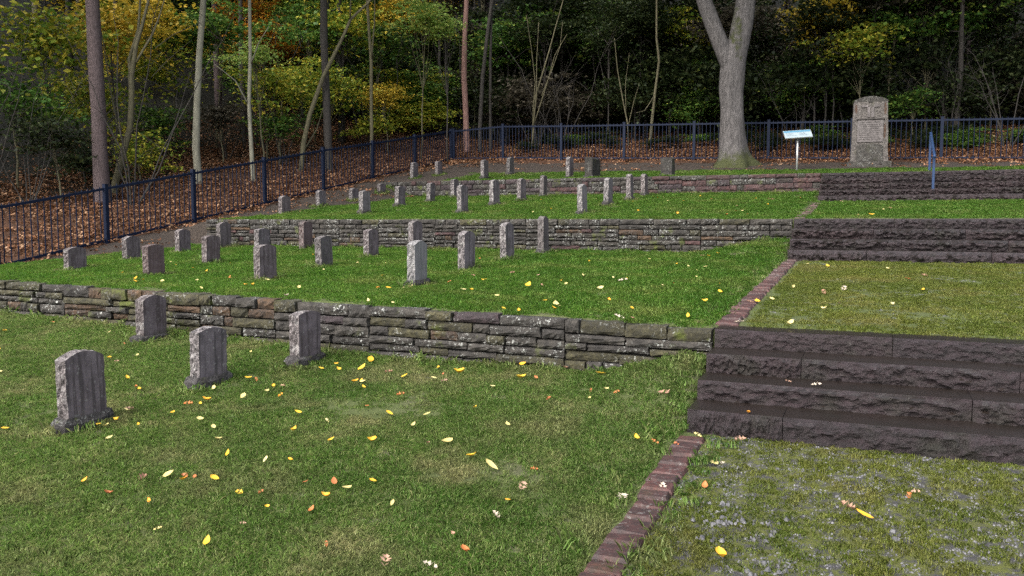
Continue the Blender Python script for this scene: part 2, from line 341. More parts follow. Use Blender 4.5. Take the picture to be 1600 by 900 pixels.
def soil_m(u, s):
    d = u - uf(s); w = np.where(s > W3, sst(4.2, 2.2, d), np.where(s > W2, sst(2.9, 1.6, d), sst(2.6, 1.1, d)))
    return np.maximum(w, sst(20.7, 21.3, s))
def litter_m(u, s):
    d = u - uf(s); return np.maximum(sst(.25, -.15, d), sst(SF - 1.6, SF - .2, s))
def wood_m(u, s): d = u - uf(s); return np.maximum(sst(-3.0, -6.5, d), sst(SF + 4, SF + 8, s))  # mask of the ground painted near black as woodland shade
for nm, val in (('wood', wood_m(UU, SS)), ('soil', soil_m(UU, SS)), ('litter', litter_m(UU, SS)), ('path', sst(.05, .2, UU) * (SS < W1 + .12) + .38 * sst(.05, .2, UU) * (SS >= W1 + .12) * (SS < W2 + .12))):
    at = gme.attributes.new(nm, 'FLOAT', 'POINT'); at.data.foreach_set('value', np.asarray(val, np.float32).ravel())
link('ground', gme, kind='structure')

# ------------------------------------------------------------------ terrace walls, stone by stone
def rough_block(name, mat, seed, nx=6, nz_=3, amp=.085):
    r = random.Random(seed); v = []; f = []                 # unit block: x 0..1, front at y=0, z 0..1
    for j in range(nz_ + 1):
        for i in range(nx + 1):
            e = i in (0, nx) or j in (0, nz_)
            y = r.uniform(.005, .045) if e else -r.uniform(0, amp)
            v.append((i / nx + (0 if i in (0, nx) else r.uniform(-.06, .06)) + (r.uniform(-.015, .015) if e else 0), y, j / nz_ + (r.uniform(-.05, .05) if e else r.uniform(-.12, .12))))
    w = nx + 1
    for j in range(nz_):
        for i in range(nx): f.append((j * w + i, j * w + i + 1, (j + 1) * w + i + 1, (j + 1) * w + i))
    b = len(v); v += [(0, 1, 0), (1, 1, 0), (1, 1, 1), (0, 1, 1)]; tl, tr = nz_ * w, nz_ * w + nx
    f.append(tuple(range(tl, tr + 1)) + (b + 2, b + 3)); f.append(tuple(range(nx, -1, -1)) + (b, b + 1))
    f.append((b, *[j * w for j in range(nz_ + 1)][0:1], *[j * w for j in range(1, nz_ + 1)], b + 3)); f.append((b + 1, b + 2, *[j * w + nx for j in range(nz_, -1, -1)]))
    f.append((b + 1, b, b + 3, b + 2)); me = mesh(name, v, f, mat)
    for p in me.polygons[:nx * nz_]: p.use_smooth = False
    return me
BLK = {k: [rough_block('wall_stone', M['wall_' + k], 10 * i + j) for j in range(5)] for i, k in enumerate(('grey', 'olive', 'brown', 'red', 'purple'))}
def wall(name, label, sw, u0, u1, ztop, depth, kinds, seed, cop=(.12, .16), crs=(.085, .13)):
    r = random.Random(seed); root = empty(name, (OX, OY, CAMZ), -PH, label=label, cat='stone wall')
    cme = MB(); K = 24
    for i in range(K):
        a = u0 + .05 + (u1 - u0 - .1) * i / K; b = u0 + .05 + (u1 - u0 - .1) * (i + 1) / K; zt = ztop((a + b) / 2)
        cme.box(a, b, sw + .07, sw + .30, zt - depth, zt - .03)
    link('core', cme.mesh('core', M['wall_core']), root)
    n = 0; u = u0
    while u < u1 - .05:                                     # panels with their own courses, so that beds break
        e = min(u1, u + r.uniform(1.1, 2.4)); e = u1 if u1 - e < .7 else e
        zs = [0.0, r.uniform(*cop)]
        while zs[-1] < depth - .06: zs.append(zs[-1] + r.uniform(*crs))
        for c in range(len(zs) - 1):
            a = u; h = zs[c + 1] - zs[c]
            while a < e - .01:
                L = (r.uniform(.22, .72) if r.random() < .8 else r.uniform(.14, .24)) * (1.15 if c == 0 else 1) * (1.25 if h < .1 else .95); b = a + L
                if e - b < .2: b = e
                k = kinds(r, (a + b) / 2, c)
                me = BLK[k][r.randrange(5)]; zt = ztop((a + b) / 2)
                link('stone', me, root, (a + .008, sw - r.uniform(-.020, .035), zt - zs[c + 1] + .007), (r.uniform(-.02, .02), r.uniform(-.012, .012), r.uniform(-.03, .03)), (b - a - .017, .26, h - r.uniform(.012, .022)))
                n += 1; a = b
        u = e
    return root
def k1(r, u, c):
    x = r.random()
    if u < -5: return 'olive' if x < .42 else 'brown' if x < .60 else 'grey'
    return 'grey' if x < .58 else 'olive' if x < .88 else 'brown' if x < .95 else 'purple'
def k2(r, u, c): x = r.random(); return 'grey' if x < .80 else 'olive' if x < .90 else 'brown' if x < .96 else 'red'
def k3(r, u, c):
    x = r.random()
    if u > -4.8 and c > 0 or u > -3.6: return 'red' if x < .62 else 'purple' if x < .86 else 'grey'
    return 'grey' if x < .60 else 'purple' if x < .85 else 'red'
wall('dry_stone_wall', 'lowest mossy dry stone retaining wall behind the three nearest gravestones', W1, -12.5, -.02, lambda u: -1.03 + .018 * -u, .74, k1, 3, (.10, .15), (.075, .135))
wall('dry_stone_wall', 'long grey dry stone retaining wall of the middle terrace', W2, -14.4, -.02, lambda u: .04, .84, k2, 4, (.11, .15), (.065, .125))
wall('dry_stone_wall', 'farthest low retaining wall with reddish sandstone blocks at its right end', W3, -15.0, -.02, lambda u: 1.40, .66, k3, 5, (.12, .17), (.125, .185))

# ------------------------------------------------------------------ flights of rock-faced steps
def rock_step(name, seed, nx=80, nz_=12, bul=.22, amp=.105, top=1.0):
    v = []; f = []; w = nx + 1; o = Vector((seed * 13.7, seed * 3.1, 0))
    for j in range(nz_ + 1):
        for i in range(nx + 1):
            x, z = i / nx, j / nz_
            p = Vector((x * 13.0, 0, z * 2.2)) + o
            rid = 1 - abs(mnoise.noise(Vector((x * 5, seed * 5.0, z * 2.6 + x * 1.2)))) * 2
            d = .10 + .95 * mnoise.fractal(p * 2.0, .8, 2.1, 6) + .55 * rid
            ed = min(1, min(z + .1, (1 - z) * top) * 6) * min(1, min(x, 1 - x) * 22 + .1)
            bulge = math.sin(math.pi * min(1, max(0, 1.02 - z)) ** .55)
            v.append((x, -max(0, (d * .70 + .0 + bul * bulge)) * ed * amp, z))
    for j in range(nz_):
        for i in range(nx): f.append((j * w + i, j * w + i + 1, (j + 1) * w + i + 1, (j + 1) * w + i))
    b = len(v); v += [(0, 1, 0), (1, 1, 0), (1, 1, 1), (0, 1, 1)]; tl = nz_ * w
    f.append(tuple(range(tl, tl + w)) + (b + 2, b + 3)); f.append((b, *[j * w for j in range(nz_ + 1)], b + 3)); f.append((b + 1, b + 2, *[j * w + nx for j in range(nz_, -1, -1)]))
    return mesh(name, v, f, M['step'])
STEP = [rock_step('step_block', i + 1) for i in range(6)]; BULGED = [rock_step('step_block', i + 11, 60, 10, .95, .155, .8) for i in range(6)]
def flight(label, sw, ztop, n, rise, tread, zb, seed, first=None):
    r = random.Random(seed); root = empty('stone_steps', (OX, OY, CAMZ), -PH, label=label, cat='steps', group='flights of steps between the terraces')
    for i in range(n):
        s0 = sw - i * tread; zt = ztop - i * rise; h = rise + (.012 if i < n - 1 else .10); a = .0
        while a < 7.0:
            b = a + (first[i] if first and a == 0 else r.uniform(1.25, 1.9)); b = 7.0 if 7.0 - b < .6 else b
            link('step_block', (STEP if sw == W1 else BULGED)[r.randrange(6)], root, (a + .003, s0 - r.uniform(0, .012), zt - h + (0 if i < n - 1 else 0)), (0, 0, 0), (b - a - .006, (.34 if i == 0 else tread + .12), h + r.uniform(-.004, .003)))
            a = b
    return root
flight('nearest flight of four dark rock-faced stone steps at lower right', W1, -1.03, 4, .17, .425, -1.73, 11, [1.55, .82, 2.1, .75])
flight('middle flight of four dark rock-faced stone steps beside the grey wall', W2, .04, 4, .185, .40, -.70, 12, [1.75, 1.4, 1.85, 1.3])
flight('farthest flight of five dark stone steps below the memorial', W3, 1.385, 5, .175, .42, .51, 13)

# ------------------------------------------------------------------ brick edging along the path
def paver(seed):
    r = random.Random(seed); m = MB(); j = lambda: r.uniform(-.04, .04); c = .06
    m.v = [(j(), j(), 0), (1 + j(), j(), 0), (1 + j(), 1 + j(), 0), (j(), 1 + j(), 0)]; m.v += [(x + (c if x < .5 else -c) * 0, y, .8) for x, y, z in m.v]; m.v += [(x * .86 + .07, y * .88 + .06, 1 + r.uniform(-.06, .06)) for x, y, z in m.v[:4]]
    m.f = [(0, 1, 5, 4), (1, 2, 6, 5), (2, 3, 7, 6), (3, 0, 4, 7), (4, 5, 9, 8), (5, 6, 10, 9), (6, 7, 11, 10), (7, 4, 8, 11), (8, 9, 10, 11)]
    return m.mesh('brick', M['brick_edge'])
PAV = [paver(i) for i in range(6)]
def edging(label, s0, s1, zf, seed):
    r = random.Random(seed); root = empty('brick_edging', (OX, OY, CAMZ), -PH, label=label, cat='edging', group='brick edgings beside the path'); s = s0
    while s < s1 - .08:
        L = min(r.uniform(.13, .24), s1 - s)
        link('brick', PAV[r.randrange(6)], root, (-.035 + r.uniform(-.012, .012), s + .008, zf(s + L / 2) - .092 + r.uniform(-.006, .006)), (r.uniform(-.03, .03), r.uniform(-.03, .03), r.uniform(-.05, .05)), (.215, L - .020, .12)); s += L
edging('row of reddish brick edging running from the bottom edge to the nearest steps', -8.4, -1.36, lambda s: -1.73 + .06 * (s + 1.27), 21)
edging('row of reddish brick edging across the middle terrace beside the grass path', .30, 7.55, lambda s: -1.04 + .045 * s, 22)
edging('short row of brick edging on the upper lawn below the farthest steps', 9.12, 16.5, lambda s: float(np.interp(s, [8.8, 11, 13.1, 15.3, 16.5], [.03, .12, .30, .45, .51])), 23)

# ------------------------------------------------------------------ fence
POST = MB().box(-.05, .05, -.05, .05, 0, 1.0); POST.box(-.056, .056, -.056, .056, 1.0, 1.012); POST = POST.mesh('fence_post', M['fence'])
BAR = MB().tube([(0, 0, 0), (0, 0, .97), (0, 0, 1.0)], [.0145, .0145, .005], 6).mesh('fence_bar', M['fence'])
RAIL = MB().box(0, 1, -.024, .024, -.03, .03).mesh('fence_rail', M['fence'])
def fence(name, label, pts, nbar):
    base = pts[0][0]; root = empty(name, base, label=label, cat='fence')
    loc = lambda p: Vector(p) - Vector(base)
    for p, h in pts: link('post', POST, root, loc(p) - Vector((0, 0, .06)), (0, 0, -PH), (1, 1, h + .06))
    for (p, h), (q, g) in zip(pts[:-1], pts[1:]):
        a, b = loc(p), loc(q); d = b - a; L = d.length; rz = math.atan2(d.y, d.x); hh = math.hypot(d.x, d.y)
        for off in (.10, None):
            za = a + Vector((0, 0, off if off else h - .10)); zb = b + Vector((0, 0, off if off else g - .10)); e = zb - za
            link('rail', RAIL, root, za, (0, -math.atan2(e.z, math.hypot(e.x, e.y)), rz), (e.length, 1, 1))
        for i in range(1, nbar + 1):
            t = i / (nbar + 1); link('bar', BAR, root, a + d * t + Vector((0, 0, .06)), (0, 0, 0), (1, 1, (h + (g - h) * t) - .08))
lf = []
for i in range(-1, 7):
    X, D = -10.3 + 7.69 * i / 6, 21.4 + 15.1 * i / 6
    zb = -.57 + .5375 * i if i > -1 else -1.09
    lf.append(((X, D, zb + CAMZ), 1.50 if i < 4 else 1.48 - .04 * (i - 3)))
lf = [((p[0], p[1], wz(*us(p[0], p[1])) - .02), h) for p, h in lf]
fence('iron_fence', 'dark blue metal bar fence climbing the bank on the left', lf, 16)
bf = [((lf[-1][0][0] + .12, lf[-1][0][1] - .05, lf[-1][0][2]), lf[-1][1])]
for px in (786, 877, 975, 1084, 1200, 1330, 1470, 1625, 1800):
    X, D = on_row(px, 250, SF); bf.append(((X, D, wz(*us(X, D)) - .02), 1.48))
fence('iron_fence', 'dark blue metal bar fence running across the back below the wood', bf, 17)

# ------------------------------------------------------------------ gravestones (wide smooth face looks towards the path)
def grave(name, seed, w=.375, t=.125, arch=.05, H=.60):
    r = random.Random(seed); n = 8; prof = [(-w / 2, -.12)] + [(-w / 2, H * q / 12) for q in range(1, 11)]
    for i in range(n + 1):
        y = -w / 2 + w * i / n; prof.append((y, H - arch + arch * (1 - (2 * i / n - 1) ** 2)))
    prof += [(w / 2, H * q / 12) for q in range(10, 0, -1)] + [(w / 2, -.12)]; k = len(prof); v = []; f = []; mi = []
    for x in (-t / 2, t / 2): v += [(x, y, z) for y, z in prof]
    cols = 6                                              # rough edge band between back and front
    xs = [-t / 2 + t * c / cols for c in range(cols + 1)]; v = []
    for x in xs:
        for i, (y, z) in enumerate(prof):
            inner = abs(x) < t / 2 - .001; a = .020 if inner else .005
            v.append((x, y + r.uniform(-a, a) * (1 if abs(y) > w / 2 - .02 else .1), z + (r.uniform(-a, a) * .5 if z > 0 else 0)))
    for c in range(cols):
        for i in range(k - 1): f.append((c * k + i, c * k + i + 1, (c + 1) * k + i + 1, (c + 1) * k + i)); mi.append(0)
    f.append(tuple(range(k - 1, -1, -1))); mi.append(1); f.append(tuple(cols * k + i for i in range(k))); mi.append(1)
    return mesh(name, v, f, [M['grave_rough'], M['grave_face']], False, mi)
GRAVE = [grave('slab', i, .375, .125, [.055, .045, .035, .06][i % 4]) for i in range(8)]
def plinth(seed, w=.52, t=.23, h=.075):
    r = random.Random(seed); m = MB(); K = 14; ring = []
    for z, k in ((-.12, 1.0), (h * .6, 1.0), (h, .86)):
        for i in range(K):
            a = 2 * math.pi * i / K; c, s_ = math.cos(a), math.sin(a); q = 1 / max(abs(c), abs(s_)) ** .85
            m.v.append((c * q * t / 2 * k * r.uniform(.93, 1.06), s_ * q * w / 2 * k * r.uniform(.94, 1.05), z + (r.uniform(-.012, .012) if z > 0 else 0)))
    for j in range(2):
        for i in range(K): m.f.append((j * K + i, j * K + (i + 1) % K, (j + 1) * K + (i + 1) % K, (j + 1) * K + i))
    m.f.append(tuple(2 * K + i for i in range(K))); return m.mesh('plinth', M['plinth'])
PLIN = [plinth(i) for i in range(4)]
# x, y of the top, y of the foot, row (s), plinth, label
G = [
 (131, 548, 668, -3.0, 1, 'weathered gravestone cut by the left edge of the photograph on the lowest lawn'),
 (327, 511, 606, -1.62, 1, 'nearest whole gravestone, purplish grey with dark drip streaks, on the lowest lawn'),
 (478, 486, 565, -.60, 1, 'gravestone standing close in front of the lowest wall, right of the other two there'),
 (237, 461, 530, -.42, 1, 'gravestone against the left part of the lowest wall'),
 (652, 376, 446, 2.45, 1, 'pale grey gravestone with a footing, nearest the lowest wall on the middle lawn'),
 (415, 382, 437, 2.50, 0, 'gravestone with white-topped smooth face, second from the right in the middle lawn front row'),
 (241, 382, 431, 2.55, 0, 'reddish brown gravestone, third from the right in the middle lawn front row'),
 (118, 386, 418, 3.0, 0, 'gravestone cut by the left edge of the photograph on the middle lawn'),
 (729, 361, 419, 4.70, 0, 'gravestone just right of and behind the pale one on the middle lawn'),
 (507, 369, 417, 4.55, 0, 'dark gravestone in the second row of the middle lawn, second from the right'),
 (330, 368, 411, 4.65, 0, 'gravestone in the second row of the middle lawn, third from the right'),
 (206, 369, 404, 4.95, 0, 'gravestone beside the fence foot on the middle lawn, last of the second row'),
 (793, 348, 403, 6.60, 0, 'rough sided gravestone second from the grey wall in the rightmost line, middle lawn'),
 (580, 358, 400, 6.65, 0, 'gravestone in the third row of the middle lawn, second from the right'),
 (410, 357, 396, 6.75, 0, 'gravestone half hidden behind the white-topped one on the middle lawn'),
 (286, 358, 390, 6.9, 0, 'gravestone on the middle lawn left of the end of the grey wall'),
 (849, 338, 388, 8.10, 1, 'dark gravestone touching the grey wall, farthest right on the middle lawn'),
 (649, 345, 388, 8.15, 0, 'gravestone against the grey wall directly behind the pale one'),
 (478, 346, 383, 8.20, 0, 'reddish gravestone standing against the left part of the grey wall'),
 (350, 347, 380, 8.25, 0, 'gravestone at the left end of the grey wall'),
 (910, 288, 336, 11.0, 1, 'white-lichened gravestone on a footing, nearest on the upper lawn'),
 (723, 289, 333, 11.4, 1, 'gravestone on a broad footing, second from the right in the upper lawn front row'),
 (570, 298, 335, 11.2, 1, 'pale sided gravestone third from the right in the upper lawn front row'),
 (445, 306, 336, 11.4, 0, 'gravestone below the fence bank, last of the upper lawn front row'),
 (950, 278, 321, 13.1, 1, 'gravestone with dark footing in the second row of the upper lawn, farthest right'),
 (773, 281, 321, 13.3, 1, 'gravestone in the second row of the upper lawn, second from the right'),
 (625, 291, 325, 13.2, 1, 'gravestone in the second row of the upper lawn, third from the right'),
 (502, 297, 326, 13.4, 0, 'gravestone in the second row of the upper lawn, beside the soil bank'),
 (984, 272, 314, 15.3, 1, 'tall gravestone with dark block footing in the third row of the upper lawn'),
 (815, 279, 314, 15.4, 1, 'gravestone with splayed footing in the third row of the upper lawn'),
 (673, 286, 317, 15.3, 1, 'gravestone in the third row of the upper lawn, third from the right'),
 (553, 294, 320, 15.4, 0, 'narrow gravestone in the third row of the upper lawn, beside the soil bank'),
 (1007, 272, 307, 17.3, 1, 'gravestone in front of the reddish part of the farthest wall'),
 (849, 274, 307, 17.3, 1, 'gravestone in front of the middle of the farthest wall'),
 (711, 280, 309, 17.3, 1, 'small gravestone half hidden by the wide footed one before the farthest wall'),
 (596, 287, 312, 17.3, 1, 'gravestone in front of the left end of the farthest wall'),
 (647, 254, 278, 19.2, 0, 'leftmost gravestone on the top terrace under the fence'),
 (686, 252, 276, 20.1, 0, 'second gravestone from the left on the top terrace under the fence'),
 (757, 250, 278, 19.1, 1, 'pale third gravestone from the left on the top terrace'),
 (797, 246, 273, 20.4, 1, 'dark fourth gravestone from the left on the top terrace'),
 (890, 245, 278, 19.1, 1, 'slim gravestone left of the broad dark block on the top terrace'),
]
GPOS = []
for i, (px, yt, yb, s, pl, lab) in enumerate(G):
    X, D = on_row(px, yb, s); u, _ = us(X, D); z = wz(u, s); H = zpix(px, yt, D) - z
    GPOS.append((u, s))
    root = empty('gravestone', (X, D, z), -PH + R(random.uniform(-4, 4)), label=lab, cat='gravestone', group='gravestones in rows on the terraces')
    tone = {652: .90, 570: .86, 910: .86, 950: .84, 773: .80, 984: .82, 757: .8, 415: .80, 849: .12, 729: .3, 797: .05, 350: .15, 206: .25, 507: .12, 890: .5}.get(px, random.uniform(.3, .76))
    so = link('slab', GRAVE[i % 8], root, (0, 0, 0), (R(random.uniform(-1.2, 1.2)), R(random.uniform(-1.5, 1.5)), 0), (1, random.uniform(.95, 1.05), H / .60)); so.color = (tone, {241: .9, 478: .8 if yt < 400 else .2, 330: .5}.get(px, random.choice((0, 0, .15, .3))), 0, 1)
    if pl: link('plinth', PLIN[i % 4], root, (0, 0, 0), (0, 0, 0), (1, 1, random.choice((.95, 1.15, 1.4))))
def block_stone(px, yt, yb, s, w, t, slope, lab):
    X, D = on_row(px, yb, s); u, _ = us(X, D); z = wz(u, s); H = zpix(px, yt, D) - z
    root = empty('memorial_block', (X, D, z), -PH, label=lab, cat='gravestone'); r = random.Random(px)
    m = MB(); n = 4
    prof = [(-w / 2, -.1, 0), (w / 2, -.1, 0), (w / 2, H * slope, 0), (w / 4, H * (slope + 1) / 2 + .02, 0), (-w / 4, H * .985, 0), (-w / 2, H, 0)]; k = len(prof)
    for x in (-t / 2, -t / 2 + .03, t / 2 - .03, t / 2):
        c = .95 if abs(x) > t / 2 - .001 else 1
        m.v += [(x + r.uniform(-.01, .01), y * c, z_ * (c if z_ > 0 else 1) + r.uniform(-.01, .01)) for y, z_, _ in prof]
    for j in range(3):
        for i in range(k): m.f.append((j * k + i, j * k + (i + 1) % k, (j + 1) * k + (i + 1) % k, (j + 1) * k + i))
    m.f += [tuple(range(k))[::-1], tuple(3 * k + i for i in range(k))]
    link('slab', m.mesh('slab', M['block_dark']), root)
    link('plinth', MB().box(-t / 2 - .04, t / 2 + .04, -w / 2 - .04, w / 2 + .04, -.12, .05).mesh('plinth', M['plinth']), root); GPOS.append((u, s))
block_stone(926, 247, 276, 19.2, .95, .26, .93, 'broad near-black memorial block on the top terrace')
block_stone(1043, 247, 277, 19.1, .42, .38, 1.0, 'square-set grey block stone on the top terrace left of the big tree')

# ------------------------------------------------------------------ memorial
X, D = on_row(1357, 257, 22.2); mu, ms_ = us(X, D); mz = wz(mu, ms_); P2M = D / FPX
mon = empty('memorial_stone', (X, D, mz), R(-19), label='tall arched sandstone memorial with relief cross and inscribed tablet behind the farthest steps', cat='memorial')
def arch_slab(w0, w1, z0, z1, rise, t, seed, jit=.012, n=10):
    r = random.Random(seed); prof = [(-w0 / 2, z0)] + [(-(w0 + (w1 - w0) * k / 4) / 2, z0 + (z1 - z0) * k / 4) for k in range(1, 5)]
    for i in range(n + 1):
        a = i / n; prof.append((-w1 / 2 * .96 + w1 * .96 * a, z1 + .03 + rise * (1 - (2 * a - 1) ** 2)))
    prof += [((w0 + (w1 - w0) * k / 4) / 2, z0 + (z1 - z0) * k / 4) for k in range(4, -1, -1)]
    k = len(prof); v = []; f = []
    for y in (-t / 2, -t / 6, t / 6, t / 2): v += [(x + r.uniform(-jit, jit), y, z + r.uniform(-jit, jit)) for x, z in prof]
    for j in range(3):
        for i in range(k): f.append((j * k + i, (j + 1) * k + i, (j + 1) * k + (i + 1) % k, j * k + (i + 1) % k))
    f += [tuple(range(k)), tuple(3 * k + i for i in range(k))[::-1]]; return v, f
HM = zpix(1357, 152, D) - mz
v, f = arch_slab(1.13, 1.02, .10, HM - .16, .12, .42, 3)
link('body', mesh('body', v, f, M['monument']), mon)
v, f = arch_slab(1.05, 1.04, HM - .165, HM - .155, .125, .435, 4, .006)
cap = [(x, y, z) for x, y, z in v]
link('cap', mesh('cap', [(x, y, z if z < HM - .14 else z + .012) for x, y, z in cap], f, M['monument_base']), mon)
link('base', MB().box(-.66, .66, -.36, .36, -.15, .12).mesh('base', M['monument_base']), mon)
lower, lf_ = arch_slab(.80, .78, .13, .62, .05, .05, 6, .014)
link('lower_panel', mesh('lower_panel', [(x, y - .212, z) for x, y, z in lower], lf_, M['monument_base']), mon)
tz0, tz1 = HM * .34, HM * .655
tab = link('tablet', MB().box(-.39, .39, -.245, -.20, tz0, tz1).mesh('tablet', M['plaque']), mon)
r = random.Random(9)
for i in range(9):
    z = tz1 - .07 - i * (tz1 - tz0 - .12) / 8.5; x = -.33 + r.uniform(0, .06); e = .33 - r.uniform(0, .08); m = MB()
    while x < e:
        w = r.uniform(.02, .075); m.box(x, min(x + w, e), -.2475, -.244, z - .009, z + .009); x += w + .02
    link('inscription_line', m.mesh('inscription_line', M['engraved_and_shade']), tab)
link('ledge', MB().box(-.43, .43, -.265, -.20, tz1 + .02, tz1 + .05).mesh('ledge', M['engraved_and_shade']), mon)
cz = HM * .80
cr = link('relief_cross', MB().box(-.10, -.02, -.235, -.20, tz1 + .10, cz + .10).box(.02, .10, -.235, -.20, tz1 + .10, cz + .10).mesh('relief_cross', M['plaque']), mon)
for sx in (-1, 1):
    link('cross_arm', MB().box(min(sx * .08, sx * .27), max(sx * .08, sx * .27), -.236, -.201, cz + .10, cz + .17).mesh('cross_arm', M['plaque']), cr)
    link('arm_shade', MB().box(min(sx * .05, sx * .27), max(sx * .05, sx * .27), -.2155, -.2, cz + .075, cz + .10).mesh('arm_shade', M['engraved_and_shade']), cr)  # dark strip stands in for the shade under the arm
link('emblem', MB().box(-.07, .05, -.222, -.20, HM - .20, HM - .175).mesh('emblem', M['engraved_and_shade']), mon)
for sx, z0, z1 in ((-1, .74, .90), (1, .72, .92), (1, .36, .62)):
    v = []; K = 9
    for i in range(K): a = 2 * math.pi * i / K; v.append((sx * .44 + .05 * math.cos(a) * r.uniform(.6, 1.1), -.2135, HM * (z0 + z1) / 2 + HM * (z1 - z0) / 2 * math.sin(a) * r.uniform(.7, 1.1)))
    v2 = [(x, -.205, z) for x, y, z in v]
    link('rust_stain', mesh('rust_stain', v + v2, [tuple(range(K))] + [(i, K + i, K + (i + 1) % K, (i + 1) % K) for i in range(K)], M['iron_stain']), mon)

# ------------------------------------------------------------------ information sign and handrail
X, D = on_row(1245, 266, 20.6); su, _ = us(X, D); sz = wz(su, 20.6)
sg = empty('information_sign', (X, D, sz), R(-6), label='white tilted information board on a thin steel post beside the big tree', cat='sign')
ph = zpix(1245, 212, D) - sz
link('post', MB().tube([(0, 0, -.1), (0, 0, ph)], [.03, .03], 12).mesh('post', M['steel'], True), sg)
pn = link('panel', MB().box(-.42, .42, -.20, .20, 0, .02).mesh('panel', M['panel']), sg, (0, 0, ph + .04), (R(38), R(-3.5), 0))
link('header_band', MB().box(-.415, .415, .10, .195, .0203, .0225).mesh('header_band', M['panel_blue']), pn)
tx = MB(); r = random.Random(4)
for i in range(4):
    for c in range(2): tx.box(-.37 + c * .40, -.37 + c * .40 + r.uniform(.2, .33), .05 - i * .05, .062 - i * .05, .0203, .0222)
link('small_print', tx.mesh('small_print', M['print']), pn)
link('frame', MB().box(-.43, .43, -.21, -.20, -.005, .024).box(-.43, .43, .20, .21, -.005, .024).box(-.43, -.42, -.20, .20, -.005, .024).box(.42, .43, -.20, .20, -.005, .024).mesh('frame', M['steel']), pn)
hu = 2.85
hr = empty('handrail', (*xy(hu, 17.0), CAMZ + .70), -PH, label='blue metal handrail standing on the farthest steps', cat='handrail')
link('post', MB().box(-.03, .03, -.03, .03, -.05, 1.02).mesh('post', M['rail_blue']), hr, (0, -.06, 0))
link('post', MB().box(-.03, .03, -.03, .03, -.05, 1.06).mesh('post', M['rail_blue']), hr, (0, 1.75, .68))
tr = MB(); tr.tube([(0, -.30, .98), (0, -.02, 1.06), (0, 1.72, 1.78), (0, 2.0, 1.80)], [.036] * 4, 12); link('top_rail', tr.mesh('top_rail', M['rail_blue'], True), hr)

# ------------------------------------------------------------------ foliage meshes
def leaf_cloud(name, P, Nrm, size, mat, asp=.6):
    n = len(P); t = rng.normal(size=(n, 3)); t -= (t * Nrm).sum(1, keepdims=True) * Nrm; t /= np.linalg.norm(t, axis=1, keepdims=True) + 1e-9
    b = np.cross(Nrm, t); L = (size * rng.uniform(.65, 1.3, n))[:, None]
    droop = Nrm * (L * rng.uniform(-.15, .25, n)[:, None])
    V = np.stack([P - t * L * .5, P + b * L * asp * .5 + droop, P + t * L * .55, P - b * L * asp * .5 + droop], 1).reshape(-1, 3)
    return quads_mesh(name, V, n, mat)
def normals(n, up=1.2):
    a = rng.normal(size=(n, 3)); a[:, 2] = np.abs(a[:, 2]) + up; return a / np.linalg.norm(a, axis=1, keepdims=True)
def sprays(nspray, per, rad, flat, size_h=.42, size_v=.07, shell=.55):
    d = rng.normal(size=(nspray, 3)); d /= np.linalg.norm(d, axis=1, keepdims=True); rr = (shell + (1 - shell) * rng.random(nspray)) * rng.uniform(.7, 1.05, nspray)
    c = d * rr[:, None] * np.array([rad, rad, rad * flat]); tilt = rng.normal(scale=.22, size=(nspray, 2)); out = []
    for i in range(nspray):
        k = int(per * rng.uniform(.5, 1.5)); q = rng.normal(size=(k, 3)) * np.array([size_h, size_h * .75, size_v]); a = rng.random() * 6.28
        x = q[:, 0] * math.cos(a) - q[:, 1] * math.sin(a); y = q[:, 0] * math.sin(a) + q[:, 1] * math.cos(a)
        z = q[:, 2] + x * tilt[i, 0] + y * tilt[i, 1] - .12 * (x * x + y * y); out.append(np.stack([x, y, z], 1) + c[i])
    return np.concatenate(out), c
LM = ['green', 'dark', 'yellowgreen', 'yellow', 'orange', 'pale', 'dull']
CR = {}; CRC = {}
for k in range(3):                                         # understory crowns, radius 1.5 m
    P, c = sprays(50, 62, 1.6, .80, .46, .05, .25); Nn = normals(len(P), 1.1); base = leaf_cloud('crown', P, Nn, .150, M['leaf_green'])
    for l in LM:
        me = base.copy(); me.materials.clear(); me.materials.append(M['leaf_' + l]); CR[(l, k)] = me
    CRC[k] = c
NEAR = {}
for k in range(4):                                         # saplings at the wood's edge: open layers of larger leaves
    P, c = sprays(34, 46, 1.75, .80, .52, .05, .08); base = leaf_cloud('crown', P, normals(len(P), 1.0), .165, M['leaf_green'], .7)
    for l in LM:
        me = base.copy(); me.materials.clear(); me.materials.append(M['leaf_' + l]); NEAR[(l, k)] = me
    CRC[10 + k] = c
BIG = {}
for k in range(3):                                         # tall crowns, radius 3.6 m
    P, c = sprays(95, 110, 3.6, .85, .75, .14, .35); base = leaf_cloud('crown', P, normals(len(P), .8), .17, M['leaf_dark'])
    for l in ('dark', 'green', 'yellowgreen'):
        me = base.copy(); me.materials.clear(); me.materials.append(M['leaf_' + l]); BIG[(l, k)] = me
def limb(m, a, b, r0, r1, sag=.1, n=5, seed=0, seg=6):
    r = random.Random(seed); a, b = Vector(a), Vector(b); L = (b - a).length; o = Vector((r.uniform(-1, 1), r.uniform(-1, 1), r.uniform(0, 1))) * sag * L
    pts = [a + (b - a) * t + o * (4 * t * (1 - t)) * .5 + Vector((r.uniform(-1, 1), r.uniform(-1, 1), r.uniform(-1, 1))) * (.02 * L if 0 < t < 1 else 0) for t in [i / n for i in range(n + 1)]]
    m.tube(pts, [r0 + (r1 - r0) * i / n for i in range(n + 1)], seg, False)
